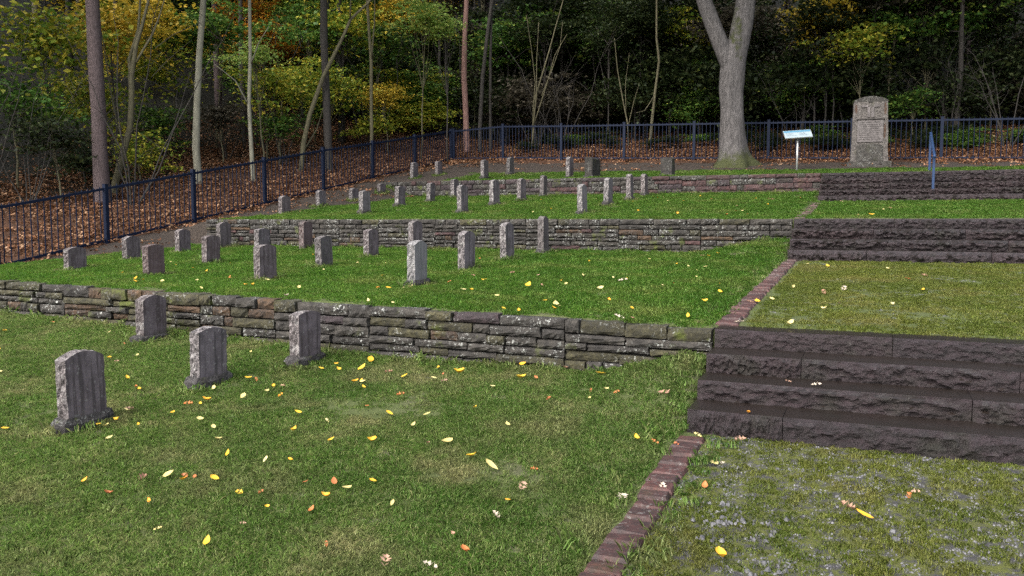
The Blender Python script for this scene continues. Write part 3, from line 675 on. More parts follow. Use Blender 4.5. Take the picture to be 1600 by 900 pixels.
# understory trunks: height 1 m unit up to the crown centre, branches to the spray centres
def under_tree(loc, h, rad, leafs, k, label, group, bk='olive', lean=(0, 0), tr=.045, seed=0):
    root = empty('understory_tree', loc, label=label, cat='tree', group=group); r = random.Random(seed); sc = rad / 1.5; rz = r.uniform(0, 6.28)
    ct = Vector((lean[0], lean[1], h)); m = MB(); n = 6
    pts = [Vector((lean[0] * t ** 1.5 + r.uniform(-.05, .05) * (t > 0), lean[1] * t ** 1.5 + r.uniform(-.05, .05) * (t > 0), -.15 + (h + .15) * t)) for t in [i / n for i in range(n + 1)]]
    m.tube(pts, [tr * (1 - .65 * i / n) for i in range(n + 1)], 7)
    for c in CRC[10 + k][::2]:
        q = Vector(c) * sc; q = Vector((q.x * math.cos(rz) - q.y * math.sin(rz), q.x * math.sin(rz) + q.y * math.cos(rz), q.z)) + ct
        st = pts[r.choice((3, 4, 5, 6))]; limb(m, st, q, tr * .35, .006, .12, 4, r.random(), 4)
    link('trunk', m.mesh('trunk', M['bark_' + bk], True), root)
    link('crown', NEAR[(leafs, k)], root, ct, (0, 0, rz), (sc, sc, sc * r.uniform(.8, 1.05))); return root
def moss_attr(me, f):
    a = me.attributes.new('moss', 'FLOAT', 'POINT'); a.data.foreach_set('value', [f(v.co) for v in me.vertices])

# ------------------------------------------------------------------ the big tree
X, D = on_row(1147, 258, 22.6); tu, ts = us(X, D); tz = wz(tu, ts)
def pt(px, py, dd=0.0): return Vector((xpix(px, py, D) - X, dd, zpix(px, py, D) - tz))
k = D / FPX
big = empty('big_tree', (X, D, tz), label='massive grey forked tree with mossy root flare beside the information board', cat='tree')
m = MB()
path = [(1148, 270, 36), (1148, 258, 31), (1147, 248, 27), (1146, 232, 24.5), (1145, 205, 22), (1144, 170, 20.5), (1143, 140, 20.5), (1145, 110, 21.5), (1149, 85, 22), (1155, 60, 19.5), (1162, 25, 18), (1167, -10, 17), (1172, -70, 15), (1168, -150, 12), (1175, -260, 8), (1180, -330, 3)]
from bisect import bisect
def dense(path, sub=4):
    out = []
    for a, b in zip(path[:-1], path[1:]):
        for i in range(sub): t = i / sub; out.append(tuple(a[j] + (b[j] - a[j]) * t for j in range(3)))
    return out + [path[-1]]
path = [(x, y, w * (.86 if y < 250 else .9)) for x, y, w in path]; pd = dense(path); m.tube([pt(x, y) for x, y, w in pd], [w * k for x, y, w in pd], 28, True, .13, 4)
l2 = dense([(1146, 118, 14), (1136, 92, 14), (1126, 70, 12.5), (1114, 40, 12), (1103, 12, 11.5), (1094, -15, 11), (1080, -70, 9.5), (1055, -150, 7), (1040, -240, 3)])
m.tube([pt(x, y, -.05) for x, y, w in l2], [w * k for x, y, w in l2], 20, True, .10, 9)
for i, (a, b, r0) in enumerate([((1172, -70), (1240, -170), 6), ((1080, -70), (1000, -130), 5), ((1168, -150), (1110, -260), 5), ((1172, -60), (1190, -160), 5), ((1055, -150), (960, -220), 4)]):
    limb(m, pt(*a), pt(*b, random.uniform(-2, 2)), r0 * k, 1.2 * k, .15, 6, i, 8)
nv = []
for (x_, y_, z_) in m.v:                                    # root buttresses swell out of the stem foot
    if z_ < 1.4:
        a = math.atan2(y_, x_); q = math.exp(-max(z_, 0) / .33) * (.22 + .30 * math.cos(5 * a + .8) + .15 * math.cos(3 * a)); x_, y_ = x_ * (1 + q * .8), y_ * (1 + q * .8)
    nv.append((x_, y_, z_))
m.v = nv
SHADE_CROWNS = [((1330, -230), -3, .85, (1172, -70)), ((1450, -240), -4, .9, (1172, -90)), ((1100, -270), -5, .9, (1080, -70)), ((1240, -300), -6, .95, (1168, -150)), ((980, -260), -3, .85, (1055, -150)), ((1400, -330), -1, .95, (1175, -200))]  # unseen crowns added above the view to shade memorial and steps
for i, (a, dd, sc, b) in enumerate(SHADE_CROWNS): limb(m, pt(*b), pt(a[0], a[1], dd), 5 * k, 1.2 * k, .08, 7, 40 + i, 8)
tme = m.mesh('trunk', M['bark_oak'], True)
moss_attr(tme, lambda c: max(max(0, .78 - c.z * .75) + .12 * (c.x > .1) * (c.z < 1.6), .52 if (-.35 < c.x < .12 and 3.5 < c.z < 5.6 and c.x + (c.z - 3.5) * .17 < .35 and c.x + (c.z - 3.5) * .30 > -.05) else 0))
link('trunk', tme, big)
for i, (a, dd, sc) in enumerate([((1240, -190), -1, .85), ((1110, -260), 1, .95), ((1000, -170), .5, .8), ((1190, -300), 0, 1.0)]):
    link('crown', BIG[(('green', 'dark', 'green', 'yellowgreen')[i], i % 3)], big, pt(a[0], a[1], dd), (0, 0, i * 1.7), (sc, sc, sc * .8))

for i, (a, dd, sc, b) in enumerate(SHADE_CROWNS): link('crown', BIG[(('green', 'dark', 'dark')[i % 3], i % 3)], big, pt(a[0], a[1], dd), (0, 0, i * 2.1), (sc, sc, sc * .8))  # the added shading crowns, hung on the big tree

# ------------------------------------------------------------------ trunks one can tell apart
def tree_px(label, base, path, bk, crown=None, off=0.0, sub=3, name='forest_tree', branches=(), csz=.8, seg=12, group='trees in the wood behind the fence'):
    x, y, u, s = hit(*base); y += 0; z = wz(u, s); D = y; kk = D / FPX
    root = empty(name, (x, y, z), label=label, cat='tree', group=group); m = MB()
    P = lambda px, py, dd=0: Vector((xpix(px, py, D) - x, dd, zpix(px, py, D) - z))
    th = .62 if name == 'bare_shrub' else 1.0; path = [(q[0], q[1], q[2] * th) for q in path]
    a = dense([(base[0], base[1] + 6, path[0][2])] + list(path), sub); m.tube([P(q[0], q[1]) for q in a], [q[2] * kk for q in a], seg, True, .12, base[0])
    for i, (bp, w) in enumerate(branches):
        d2 = dense([(q[0], q[1], 0) for q in bp], 3); n = len(d2); r = random.Random(base[0] + i); dv = r.uniform(-1.2, 1.2)
        m.tube([P(q[0], q[1], dv * j / n) for j, q in enumerate(d2)], [w * th * kk * (1 - .7 * j / n) for j in range(n)], 7, True)
    link('trunk', m.mesh('trunk', M['bark_' + bk], True), root)
    if crown:
        l, i = crown; q = path[-1]; link('crown', BIG[(l, i)], root, P(q[0], q[1]), (0, 0, base[0] * .1), (csz, csz, csz * 1.2))
    return root
tree_px('thick straight brown-grey trunk nearest the left edge of the photograph', (160, 316), [(159, 300, 12), (156, 220, 11), (150, 110, 10.5), (144, 0, 10), (138, -120, 9), (130, -330, 5)], 'pine', ('dark', 0), seg=18)
tree_px('crooked pale tree leaning right with forked limbs beside the thick brown trunk', (178, 305), [(180, 285, 5.5), (192, 240, 5), (203, 200, 4.6), (206, 150, 4.3), (205, 120, 4)] + [(213, 70, 3), (222, 40, 2.4), (232, 0, 2), (240, -90, 1.5), (245, -200, 1)], 'olive', ('yellowgreen', 1), branches=[([(205, 125), (196, 90), (205, 40), (203, -20), (198, -90)], 3), ([(212, 98), (232, 50), (236, 20), (244, -30)], 2), ([(195, 230), (188, 190), (184, 140), (178, 60)], 1.6)], csz=.7)
tree_px('smooth pale whitish trunk standing left of centre behind the fence', (311, 287), [(309, 270, 6), (306, 230, 5.6), (308, 160, 5.0), (311, 90, 4.8), (315, 40, 4.6), (318, 0, 4.4), (322, -120, 3.6), (328, -300, 2)], 'pale', ('green', 2), seg=14)
tree_px('thin grey trunk between the pale trunk and the leaning branch', (396, 283), [(394, 255, 3.2), (391, 200, 3), (389, 160, 2.8), (391, 90, 2.6), (390, 0, 2.4), (392, -120, 2), (396, -260, 1)], 'pale', ('green', 0), branches=[([(389, 165), (375, 130), (350, 108)], 1.2), ([(392, 100), (410, 70), (430, 50)], 1.2)], csz=.7)
tree_px('dark straight trunk rising behind the leaning branch left of centre', (514, 268), [(513, 240, 6.2), (510, 150, 5.8), (506, 60, 5.5), (506, 0, 5.2), (504, -120, 4.2), (500, -320, 2.2)], 'dark', ('dark', 1))
tree_px('slender stem leaning steeply right across the dark trunk', (470, 268), [(474, 225, 4), (484, 180, 3.6), (505, 120, 3.0), (535, 60, 2.5), (548, 30, 2.2), (575, 5, 1.8), (600, -30, 1.4), (640, -110, 1)], 'olive', ('yellowgreen', 2), branches=[([(547, 32), (552, 0), (565, -40)], 1.4), ([(472, 240), (490, 200), (500, 150)], 1.4)], csz=.45)
tree_px('thin pale upright stem among yellow leaves left of the pink trunk', (582, 262), [(581, 230, 2.6), (580, 160, 2.4), (580, 95, 2.4), (576, 40, 2.2), (574, 0, 2), (572, -140, 1)], 'olive', ('green', 1), branches=[([(580, 96), (587, 40), (590, -20)], 1.6)], csz=.6)
tree_px('pinkish peeling trunk standing just behind the fence corner', (730, 240), [(729, 225, 4.6), (728, 180, 4.4), (725, 120, 4.2), (726, 60, 3.9), (729, 0, 3.6), (732, -120, 3), (735, -260, 1.6)], 'red', ('green', 2), seg=14)
tree_px('grey trunk leaning right beside the pinkish trunk', (750, 240), [(750, 200, 3.2), (754, 120, 3), (762, 50, 2.8), (769, 0, 2.5), (785, -140, 1.8)], 'dark', ('dark', 0), csz=.7)
tree_px('second thinner grey trunk beside the leaning one', (766, 238), [(766, 200, 2.2), (766, 100, 2.1), (768, 20, 2), (772, -150, 1.2)], 'dark', ('green', 1), csz=.6)
tree_px('bare shrub of several spreading stems behind the middle of the back fence', (829, 240), [(833, 205, 2.4), (834, 160, 2.2), (846, 120, 2), (858, 80, 1.7), (866, 50, 1.3), (880, 0, .8)], 'olive', None, branches=[([(832, 205), (838, 150), (838, 100), (841, 40)], 1.8), ([(834, 195), (852, 140), (866, 90), (884, 60)], 1.6), ([(832, 190), (836, 130), (830, 80), (822, 30)], 1.4), ([(846, 150), (862, 110), (876, 70), (880, 30)], 1.2)], name='bare_shrub')
tree_px('thin mossy stem kinked to the right, behind the back fence left of the big tree', (1015, 232), [(1018, 195, 2.3), (1024, 140, 2), (1030, 95, 1.8), (1026, 60, 1.6), (1026, 0, 1.3), (1030, -120, .8)], 'olive', ('green', 0), branches=[([(1022, 150), (1005, 175), (990, 180)], .8)], csz=.6)
tree_px('low many-stemmed bush leaning apart behind the fence left of the kinked stem', (982, 230), [(981, 195, 1.8), (974, 160, 1.5), (965, 110, 1.1), (960, 60, .8)], 'olive', None, branches=[([(981, 200), (990, 160), (999, 130)], 1.2), ([(978, 180), (978, 130), (985, 80)], 1.0)], name='bare_shrub')

# ------------------------------------------------------------------ understory: foliage at x, y, how far behind the fence, radius, leaves
def uplace(px, py, d, rad, leafs, lab, seed, bk='olive'):
    x = xpix(px, py, d); zc = zpix(px, py, d); r = random.Random(seed); lx, ly = r.uniform(-.5, .5), r.uniform(-.3, .5)
    bx, by = x - lx, d - ly; u, s = us(bx, by); z = wz(u, s)
    under_tree((bx, by, z), max(.7, zc - z), rad, leafs, seed % 4, lab, 'leafy saplings and shrubs in the wood', bk, (lx, ly), .03 + .012 * r.random() * rad, seed)
UN = [
 (170, 45, 30, 1.8, 'yellow', 'golden sapling foliage behind the thick brown trunk'), (235, 25, 33, 1.8, 'yellow', 'golden foliage above the crooked pale tree'),
 (140, 150, 31, 1.7, 'yellowgreen', 'yellow-green sapling at the left edge behind the thick trunk'), (235, 105, 33, 1.6, 'yellowgreen', 'layered yellow-green sapling between crooked and pale trunks'),
 (275, 45, 35, 1.8, 'green', 'green sapling left of the pale whitish trunk'), (350, 40, 35, 1.6, 'green', 'green sapling right of the pale whitish trunk'),
 (250, 190, 32, 1.2, 'green', 'low green shrub between crooked and pale trunks'), (215, 240, 29, 1.1, 'yellowgreen', 'low yellow-spotted shrub at the foot of the crooked tree'),
 (345, 180, 32, 1.2, 'dull', 'dull twiggy shrub right of the pale trunk'), (135, 250, 27, 1.1, 'dark', 'dark low shrub at the foot of the thick brown trunk'),
 (405, 55, 40, 1.6, 'orange', 'orange autumn foliage left of the dark trunk, upper clump'), (440, 80, 41, 1.5, 'orange', 'orange autumn foliage left of the dark trunk, lower clump'),
 (385, 15, 41, 1.5, 'orange', 'orange foliage at the top edge right of the pale trunk'), (395, 85, 32, 1.0, 'pale', 'pale green leaf spray above the thin grey trunk'),
 (430, 130, 33, 1.5, 'yellowgreen', 'wide yellow-green sapling left of the leaning stem'), (470, 125, 35, 1.4, 'yellowgreen', 'yellow-green sapling behind the leaning stem'),
 (440, 195, 33, 1.1, 'green', 'low green shrub behind the fence left of the leaning stem'), (480, 40, 38, 1.8, 'green', 'green sapling left of the dark trunk near the top edge'),
 (540, 35, 38, 1.7, 'yellowgreen', 'green-yellow sapling right of the dark trunk near the top edge'), (525, 140, 36, 1.2, 'yellowgreen', 'bright sapling at the crossing of leaning stem and dark trunk'),
 (595, 150, 37, 1.1, 'yellow', 'yellow leafed shrub, upper clump left of the pink trunk'), (585, 195, 37, 1.2, 'yellowgreen', 'yellow-green shrub behind the fence left of the pink trunk'),
 (600, 55, 42, 1.7, 'green', 'green sapling between the thin stem and the pink trunk'), (665, 25, 36, 1.3, 'pale', 'bright pale green spray left of the pink trunk at the top edge'),
 (695, 45, 36, .9, 'pale', 'bright pale green spray hanging next to the pink trunk'), (640, 110, 44, 1.5, 'dark', 'dark sapling deep left of the pink trunk'),
 (745, 115, 43, 1.2, 'dull', 'dull beige shrub right of the pink trunk'), (770, 165, 40, 1.3, 'dark', 'dark green shrub right of the pink trunk'),
 (810, 55, 44, 1.9, 'dull', 'dull brown thinning sapling above the bare shrub'), (865, 30, 46, 1.7, 'dull', 'dull thinning sapling right of the bare shrub at the top edge'),
 (920, 35, 42, 1.6, 'green', 'green sapling at the top edge over the middle of the back fence'), (990, 30, 43, 1.7, 'green', 'green sapling at the top edge above the kinked stem'),
 (905, 115, 44, 1.2, 'dark', 'dark shrub over the middle of the back fence'), (1060, 45, 40, 1.6, 'yellowgreen', 'dim yellow-green sapling left of the fork of the big tree'),
 (1080, 110, 43, 1.5, 'dark', 'dark sapling left of the big trunk'), (950, 165, 43, 1.0, 'dark', 'small dark shrub behind the back fence'),
 (1215, 35, 44, 1.6, 'dark', 'dark sapling right of the big trunk at the top edge'), (1240, 100, 42, 1.6, 'dull', 'grey-green twiggy shrub between big trunk and memorial'),
 (1215, 160, 40, 1.2, 'dark', 'dark low shrub behind the information board'), (1300, 25, 35, 1.5, 'yellow', 'yellow lit foliage above and left of the memorial'),
 (1345, 65, 34, 1.6, 'yellowgreen', 'yellow-green foliage directly above the memorial'), (1400, 35, 35, 1.7, 'green', 'green foliage above and right of the memorial'),
 (1300, 115, 36, 1.3, 'green', 'green shrub left of and above the memorial top'), (1445, 95, 35, 1.6, 'dark', 'dark green sapling right of the memorial'),
 (1420, 160, 34, 1.2, 'green', 'low green bush on the slope right of the memorial'), (1480, 30, 36, 1.9, 'green', 'green sapling in the upper right behind the handrail'),
 (1545, 110, 35, 1.8, 'dark', 'dark sapling beyond the right end of the back fence'), (1560, 20, 38, 1.9, 'dark', 'tall dark sapling at the upper right corner'),
 (60, 60, 27, 1.8, 'yellowgreen', 'yellow-green sapling left of the thick brown trunk'), (20, 150, 26, 1.7, 'green', 'green sapling at the far left behind the fence'), (80, 210, 25, 1.2, 'dark', 'dark shrub at the far left behind the fence'),
]
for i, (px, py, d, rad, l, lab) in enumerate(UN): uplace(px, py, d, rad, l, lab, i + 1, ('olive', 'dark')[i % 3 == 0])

# ------------------------------------------------------------------ the wood further in: tall trees with bare trunks
def tall_mesh(seed, h=17.0, r0=.2):
    m = MB(); r = random.Random(seed); b = (r.uniform(-.8, .8), r.uniform(-.8, .8)); n = 10
    pts = [Vector((b[0] * t * t + r.uniform(-.06, .06), b[1] * t * t + r.uniform(-.06, .06), -.3 + (h + .3) * t)) for t in [i / n for i in range(n + 1)]]
    m.tube(pts, [r0 * (1.2 if i == 0 else 1) * (1 - .75 * i / n) for i in range(n + 1)], 9)
    for i in range(14):
        t = r.uniform(.25, .95); p = Vector((b[0] * t * t, b[1] * t * t, h * t)); a = r.uniform(0, 6.28); L = r.uniform(.8, 2.4) * (.6 if t < .45 else 1.2)
        limb(m, p, p + Vector((math.cos(a) * L, math.sin(a) * L, L * r.uniform(.1, .7))), .045 * (1.2 - t * .5), .008, .15, 4, seed * 50 + i, 5)
    return m.v, m.f
TALL = {}
for i in range(4):
    v, f = tall_mesh(i + 1)
    for bk in ('dark', 'olive', 'pine'): TALL[(i, bk)] = mesh('trunk', v, f, M['bark_' + bk], True)
r = random.Random(31); n = 0; spots = []
tries = 0
def zone(x, y):
    p = 800 + FPX * x / y
    return 'left of the thick brown trunk' if p < 150 else 'between thick brown and pale trunks' if p < 310 else 'between pale and dark trunks' if p < 510 else 'left of the pinkish trunk' if p < 728 else 'between pinkish trunk and kinked stem' if p < 1020 else 'just left of the big tree' if p < 1147 else 'between big tree and memorial' if p < 1350 else 'beyond the memorial and handrail'
while n < 150 and tries < 6000:
    tries += 1
    u = r.uniform(-62, 48); s = r.uniform(-4, 82)
    d = u - uf(s)
    if not (s > SF + 5 or d < -5.0): continue
    
    x, y = xy(u, s)
    if y < 8 or abs(x) > y * .85 + 8: continue
    mind = 2.2 if y < 50 else 3.4
    if any((x - a) ** 2 + (y - b) ** 2 < mind ** 2 for a, b in spots): continue
    spots.append((x, y)); z = wz(u, s); far = y > 52
    k = r.randrange(4); sc = r.uniform(.75, 1.15)
    lab = ('dim tall tree far up the slope ' if far else 'dark slender tree behind the fence ') + zone(x, y)
    root = empty('forest_tree', (x, y, z), r.uniform(0, 6.28), label=lab, cat='tree', group=('far trees ' if far else 'slender trees ') + zone(x, y))
    link('trunk', TALL[(k, r.choice(('dark', 'dark', 'olive', 'pine')))], root, (0, 0, 0), (0, 0, 0), (sc * r.uniform(.5, 1.05),) * 2 + (sc,))
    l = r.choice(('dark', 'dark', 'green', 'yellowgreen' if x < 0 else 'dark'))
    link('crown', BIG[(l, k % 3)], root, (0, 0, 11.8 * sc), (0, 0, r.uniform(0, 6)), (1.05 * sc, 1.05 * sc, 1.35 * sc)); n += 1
def bush_trunk(seed):
    m = MB(); q = random.Random(seed)
    m.tube([(0, 0, -.2), (.03, .02, .35), (0, 0, .75), (.02, -.02, 1.0)], [.03, .026, .02, .012], 6)
    for i in range(9): a = q.uniform(0, 6.28); limb(m, (0, 0, q.uniform(.3, .9)), (math.cos(a) * .55, math.sin(a) * .55, q.uniform(.7, 1.25)), .012, .004, .15, 4, seed * 31 + i, 4)
    return m.mesh('trunk', M['bark_dark'], True)
BT = [bush_trunk(i) for i in range(4)]
for i in range(400):                                        # saplings of the wood's depth
    if n > 370: break
    zn = r.random(); u = r.uniform(-46, 36); s = r.uniform(SF + 3.5, SF + 17) if zn < .72 else r.uniform(2, 64); d = u - uf(s); x, y = xy(u, s)
    if not (s > SF + 3.5 or d < -4.5) or abs(x) > y * .74 + 3 or y < 15 or (x < -3 and y < 40 and r.random() < .85): continue
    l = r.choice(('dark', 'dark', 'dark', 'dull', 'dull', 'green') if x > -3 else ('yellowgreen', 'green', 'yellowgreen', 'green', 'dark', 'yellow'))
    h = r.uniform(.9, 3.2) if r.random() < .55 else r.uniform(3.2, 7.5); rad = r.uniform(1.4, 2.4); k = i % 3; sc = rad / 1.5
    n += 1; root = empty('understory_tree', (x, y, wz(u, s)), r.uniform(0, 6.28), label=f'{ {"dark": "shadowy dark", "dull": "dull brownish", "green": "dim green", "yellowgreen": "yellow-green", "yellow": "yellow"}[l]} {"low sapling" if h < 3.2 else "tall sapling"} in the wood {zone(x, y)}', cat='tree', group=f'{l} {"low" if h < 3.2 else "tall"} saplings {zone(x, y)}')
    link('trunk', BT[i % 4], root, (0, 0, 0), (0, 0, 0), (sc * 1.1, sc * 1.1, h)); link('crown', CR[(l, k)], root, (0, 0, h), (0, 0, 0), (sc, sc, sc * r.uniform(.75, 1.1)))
for i in range(30):
    u = r.uniform(-13, 9); s = r.uniform(SF + 1.6, SF + 4.5); x, y = xy(u, s); sc = r.uniform(.35, .62); l = r.choice(('dark', 'green', 'dark'))
    root = empty('bramble', (x, y, wz(u, s)), r.uniform(0, 6.28), label=f'low {"dark" if l == "dark" else "green"} bramble clump close behind the back fence {zone(x, y)}', cat='shrub', group=f'{l} brambles {zone(x, y)}')
    link('trunk', BT[i % 4], root, (0, 0, 0), (0, 0, 0), (sc, sc, .4)); link('crown', CR[(l, i % 3)], root, (0, 0, .38), (0, 0, 0), (sc, sc, sc * .55))
def twig_shrub(seed):
    m = MB(); q = random.Random(seed)
    for i in range(q.randrange(5, 9)):
        a = q.uniform(0, 6.28); L = q.uniform(2.2, 4.6); sp = q.uniform(.15, .55); e = Vector((math.cos(a) * L * sp, math.sin(a) * L * sp, L)); b0 = Vector((math.cos(a) * .08, math.sin(a) * .08, -.1))
        limb(m, b0, e, .020, .004, .16, 6, seed * 91 + i, 5)
        for j in range(5):
            t = q.uniform(.3, .9); p = b0 + (e - b0) * t; b = q.uniform(0, 6.28); w = q.uniform(.4, 1.1); limb(m, p, p + Vector((math.cos(b) * w, math.sin(b) * w, w * q.uniform(.2, 1.1))), .007, .003, .2, 3, seed * 17 + i * 7 + j, 4)
    return m
TW = [twig_shrub(i + 1) for i in range(5)]; TWM = [t.mesh('stems', M['bark_dark'], True) for i, t in enumerate(TW)]
for i in range(34):
    u = r.uniform(-30, 16); s = r.uniform(SF + 2.5, SF + 12); d = u - uf(s)
    if i % 3 == 0: s = r.uniform(6, 24); u = uf(s) - r.uniform(2.5, 9)
    x, y = xy(u, s); sc = r.uniform(.7, 1.3)
    root = empty('bare_shrub', (x, y, wz(u, s)), r.uniform(0, 6.28), label='leafless twiggy shrub behind the fence ' + zone(x, y), cat='shrub', group='leafless shrubs ' + zone(x, y))
    link('stems', TWM[i % 5], root, (0, 0, 0), (0, 0, 0), (sc, sc, sc))

# ------------------------------------------------------------------ scatter (nobody could count it): grass, leaf litter, gravel
def piece_set(name, meshes):
    c = bpy.data.collections.new(name)
    for me in meshes: c.objects.link(bpy.data.objects.new(name + '_piece', me))
    return c
def scatter(name, label, cat, P, rot, scl, coll):
    me = bpy.data.meshes.new(name); n = len(P); me.vertices.add(n); me.vertices.foreach_set('co', np.asarray(P, np.float32).ravel())
    a = me.attributes.new('rot', 'FLOAT_VECTOR', 'POINT'); a.data.foreach_set('vector', np.asarray(rot, np.float32).ravel())
    a = me.attributes.new('scl', 'FLOAT', 'POINT'); a.data.foreach_set('value', np.asarray(scl, np.float32).ravel())
    o = link(name, me, label=label, kind='stuff', cat=cat)
    g = bpy.data.node_groups.new(name, 'GeometryNodeTree'); g.interface.new_socket('Geometry', in_out='INPUT', socket_type='NodeSocketGeometry'); g.interface.new_socket('Geometry', in_out='OUTPUT', socket_type='NodeSocketGeometry')
    nd = g.nodes.new; gi_, go = nd('NodeGroupInput'), nd('NodeGroupOutput'); ip = nd('GeometryNodeInstanceOnPoints'); ci = nd('GeometryNodeCollectionInfo')
    ci.inputs['Collection'].default_value = coll; ci.inputs['Separate Children'].default_value = True; ci.inputs['Reset Children'].default_value = True
    ip.inputs['Pick Instance'].default_value = True
    ri = nd('FunctionNodeRandomValue'); ri.data_type = 'INT'; [s for s in ri.inputs if s.name == 'Max' and s.type == 'INT'][0].default_value = len(coll.objects) - 1; [s for s in ri.inputs if s.name == 'Min' and s.type == 'INT'][0].default_value = 0
    ra = nd('GeometryNodeInputNamedAttribute'); ra.data_type = 'FLOAT_VECTOR'; ra.inputs['Name'].default_value = 'rot'
    sa = nd('GeometryNodeInputNamedAttribute'); sa.data_type = 'FLOAT'; sa.inputs['Name'].default_value = 'scl'
    er = nd('FunctionNodeEulerToRotation'); L = g.links.new
    L(gi_.outputs[0], ip.inputs['Points']); L(ci.outputs[0], ip.inputs['Instance']); L([s for s in ri.outputs if s.type == 'INT'][0], ip.inputs['Instance Index'])
    L(ra.outputs[0], er.inputs[0]); L(er.outputs[0], ip.inputs['Rotation']); L(sa.outputs[0], ip.inputs['Scale']); L(ip.outputs[0], go.inputs[0])
    md = o.modifiers.new('scatter', 'NODES'); md.node_group = g; return o
def tuft(mat, nb, rad, h, w, lean=.7):
    a = rng.random(nb) * 6.283; rr = rad * np.sqrt(rng.random(nb)); bx, by = rr * np.cos(a), rr * np.sin(a)
    hd = rng.random(nb) * 6.283; hh = h * rng.uniform(.45, 1.15, nb); ln = hh * rng.uniform(.15, lean * 1.4, nb); ww = w * rng.uniform(.6, 1.2, nb)
    dx, dy = np.cos(hd), np.sin(hd); sx, sy = -dy * ww / 2, dx * ww / 2
    z0 = -.012
    A = np.stack([bx - sx, by - sy, np.full(nb, z0)], 1); B = np.stack([bx + sx, by + sy, np.full(nb, z0)], 1)
    Cc = np.stack([bx + dx * ln * .4 + sx * .8, by + dy * ln * .4 + sy * .8, hh * .62], 1); Dd = np.stack([bx + dx * ln * .4 - sx * .8, by + dy * ln * .4 - sy * .8, hh * .62], 1)
    E = np.stack([bx + dx * ln, by + dy * ln, hh], 1)
    V = np.stack([A, B, Cc, E, Dd], 1).reshape(-1, 3); return quads_mesh('tuft', V, nb, mat, 5)
def nz2(u, s, k, o=0): return np.array([mnoise.noise(Vector((a * k + o, b * k, o))) for a, b in zip(u, s)])
def pts_in(u0, u1, s0, s1, dens):
    n = int((u1 - u0) * (s1 - s0) * dens); return rng.uniform(u0, u1, n), rng.uniform(s0, s1, n)
def near_grave(u, s, r=.0):
    w = np.zeros(len(u))
    for a, b in GPOS: w = np.maximum(w, np.exp(-(((u - a) / .20) ** 2 + ((s - b) / .34) ** 2)))
    return w
def strip_line(u, s):                                       # worn line joining the stones of one column
    w = np.zeros(len(u))
    for c in (-5.0, -7.5, -10.0, -4.6): w = np.maximum(w, np.exp(-((u - c + .1 * np.sin(s * 1.7)) / .10) ** 2))
    return w
def place(u, s, up=0.0):
    return np.stack([OX + u * UX + s * VX, OY + u * UY + s * VY, ground_z(u, s) + CAMZ + nz2(u, s, .8) * .018 + up], 1)
def rots(n, t=.15): return np.stack([rng.normal(scale=t, size=n), rng.normal(scale=t, size=n), rng.random(n) * 6.283], 1)
lowset = piece_set('low_grass', [tuft(M['grass_low'], 70, .09, .024, .0031, 1.5) for _ in range(6)])
upset = piece_set('upper_grass', [tuft(M['grass_up'], 66, .115, .028, .0050, 1.5) for _ in range(6)])
pathset = piece_set('path_grass', [tuft(M['grass_path'], 46, .065, .020, .0030, 1.2) for _ in range(5)])
# lowest lawn
u, s = pts_in(-12.5, -.09, -6.6, W1 - .02, 400)
b = nz2(u, s, .9, 3) + .55 * nz2(u, s, 2.6, 8); keep = (rng.random(len(u)) < np.clip(1.15 - 1.5 * np.clip(b - .12, 0, 1) - .75 * near_grave(u, s) - .25 * strip_line(u, s), .36, 1))
u, s = u[keep], s[keep]; scatter('lowest_lawn_grass', 'short olive green lawn grass of the lowest terrace', 'grass', place(u, s), rots(len(u)), rng.uniform(.6, 1.15, len(u)) * (1 - .3 * np.clip(nz2(u, s, .9, 3), 0, 1)), lowset)
# upper lawns
U, S = [], []
for (a0, a1, b0, b1, dn) in ((-16.2, -.10, W1 + .16, W2 - .02, 215), (-16, -.10, W2 + .16, W3 - .02, 120), (-14.5, 7, W3 + .16, 21.0, 110), (.0, 7.3, 9.15, 16.4, 110)):
    u, s = pts_in(a0, a1, b0, b1, dn)
    sm = soil_m(u, s) + .35 * nz2(u, s, 1.6, 5); k = (rng.random(len(u)) < np.clip(1 - 1.6 * sm, 0, 1)) & (rng.random(len(u)) < 1 - .7 * near_grave(u, s) - .62 * strip_line(u, s)) & (rng.random(len(u)) < np.clip(1.1 - 1.1 * np.clip(nz2(u, s, 1.3, 11) - .25, 0, 1) - .6 * np.exp(-((s - W1 - .2) / .25) ** 2), .1, 1))
    U.append(u[k]); S.append(s[k])
u, s = np.concatenate(U), np.concatenate(S); scatter('upper_lawn_grass', 'lush green lawn grass of the upper terraces', 'grass', place(u, s), rots(len(u)), rng.uniform(.65, 1.2, len(u)), upset)
# longer, unmown grass at the feet of stones, walls and steps
U, S = [], []
for a, b in GPOS:
    k = 34; t = rng.random(k) * 6.283; U.append(a + np.cos(t) * (.12 + rng.normal(scale=.03, size=k))); S.append(b + np.sin(t) * (.27 + rng.normal(scale=.05, size=k)))
for sw, a0 in ((W1, -12.5), (W2, -14.4), (W3, -14.9)):
    k = int(-a0 * 26); U.append(rng.uniform(a0, 0, k)); S.append(sw - .04 - np.abs(rng.normal(scale=.05, size=k)))
k = 90; U.append(rng.normal(-.13, .03, k)); S.append(rng.uniform(-6, -.1, k)); U.append(rng.normal(.26, .03, 40)); S.append(rng.uniform(-6, -1.4, 40))
k = 60; U.append(rng.normal(-.13, .03, k)); S.append(rng.uniform(.3, 8, k))
u, s = np.concatenate(U), np.concatenate(S); scatter('unmown_grass', 'longer unmown grass at the feet of stones walls and steps', 'grass', place(u, s), rots(len(u), .25), rng.uniform(1.1, 2.0, len(u)) * np.where(rng.random(len(u)) < .5, 1, .6), lowset)
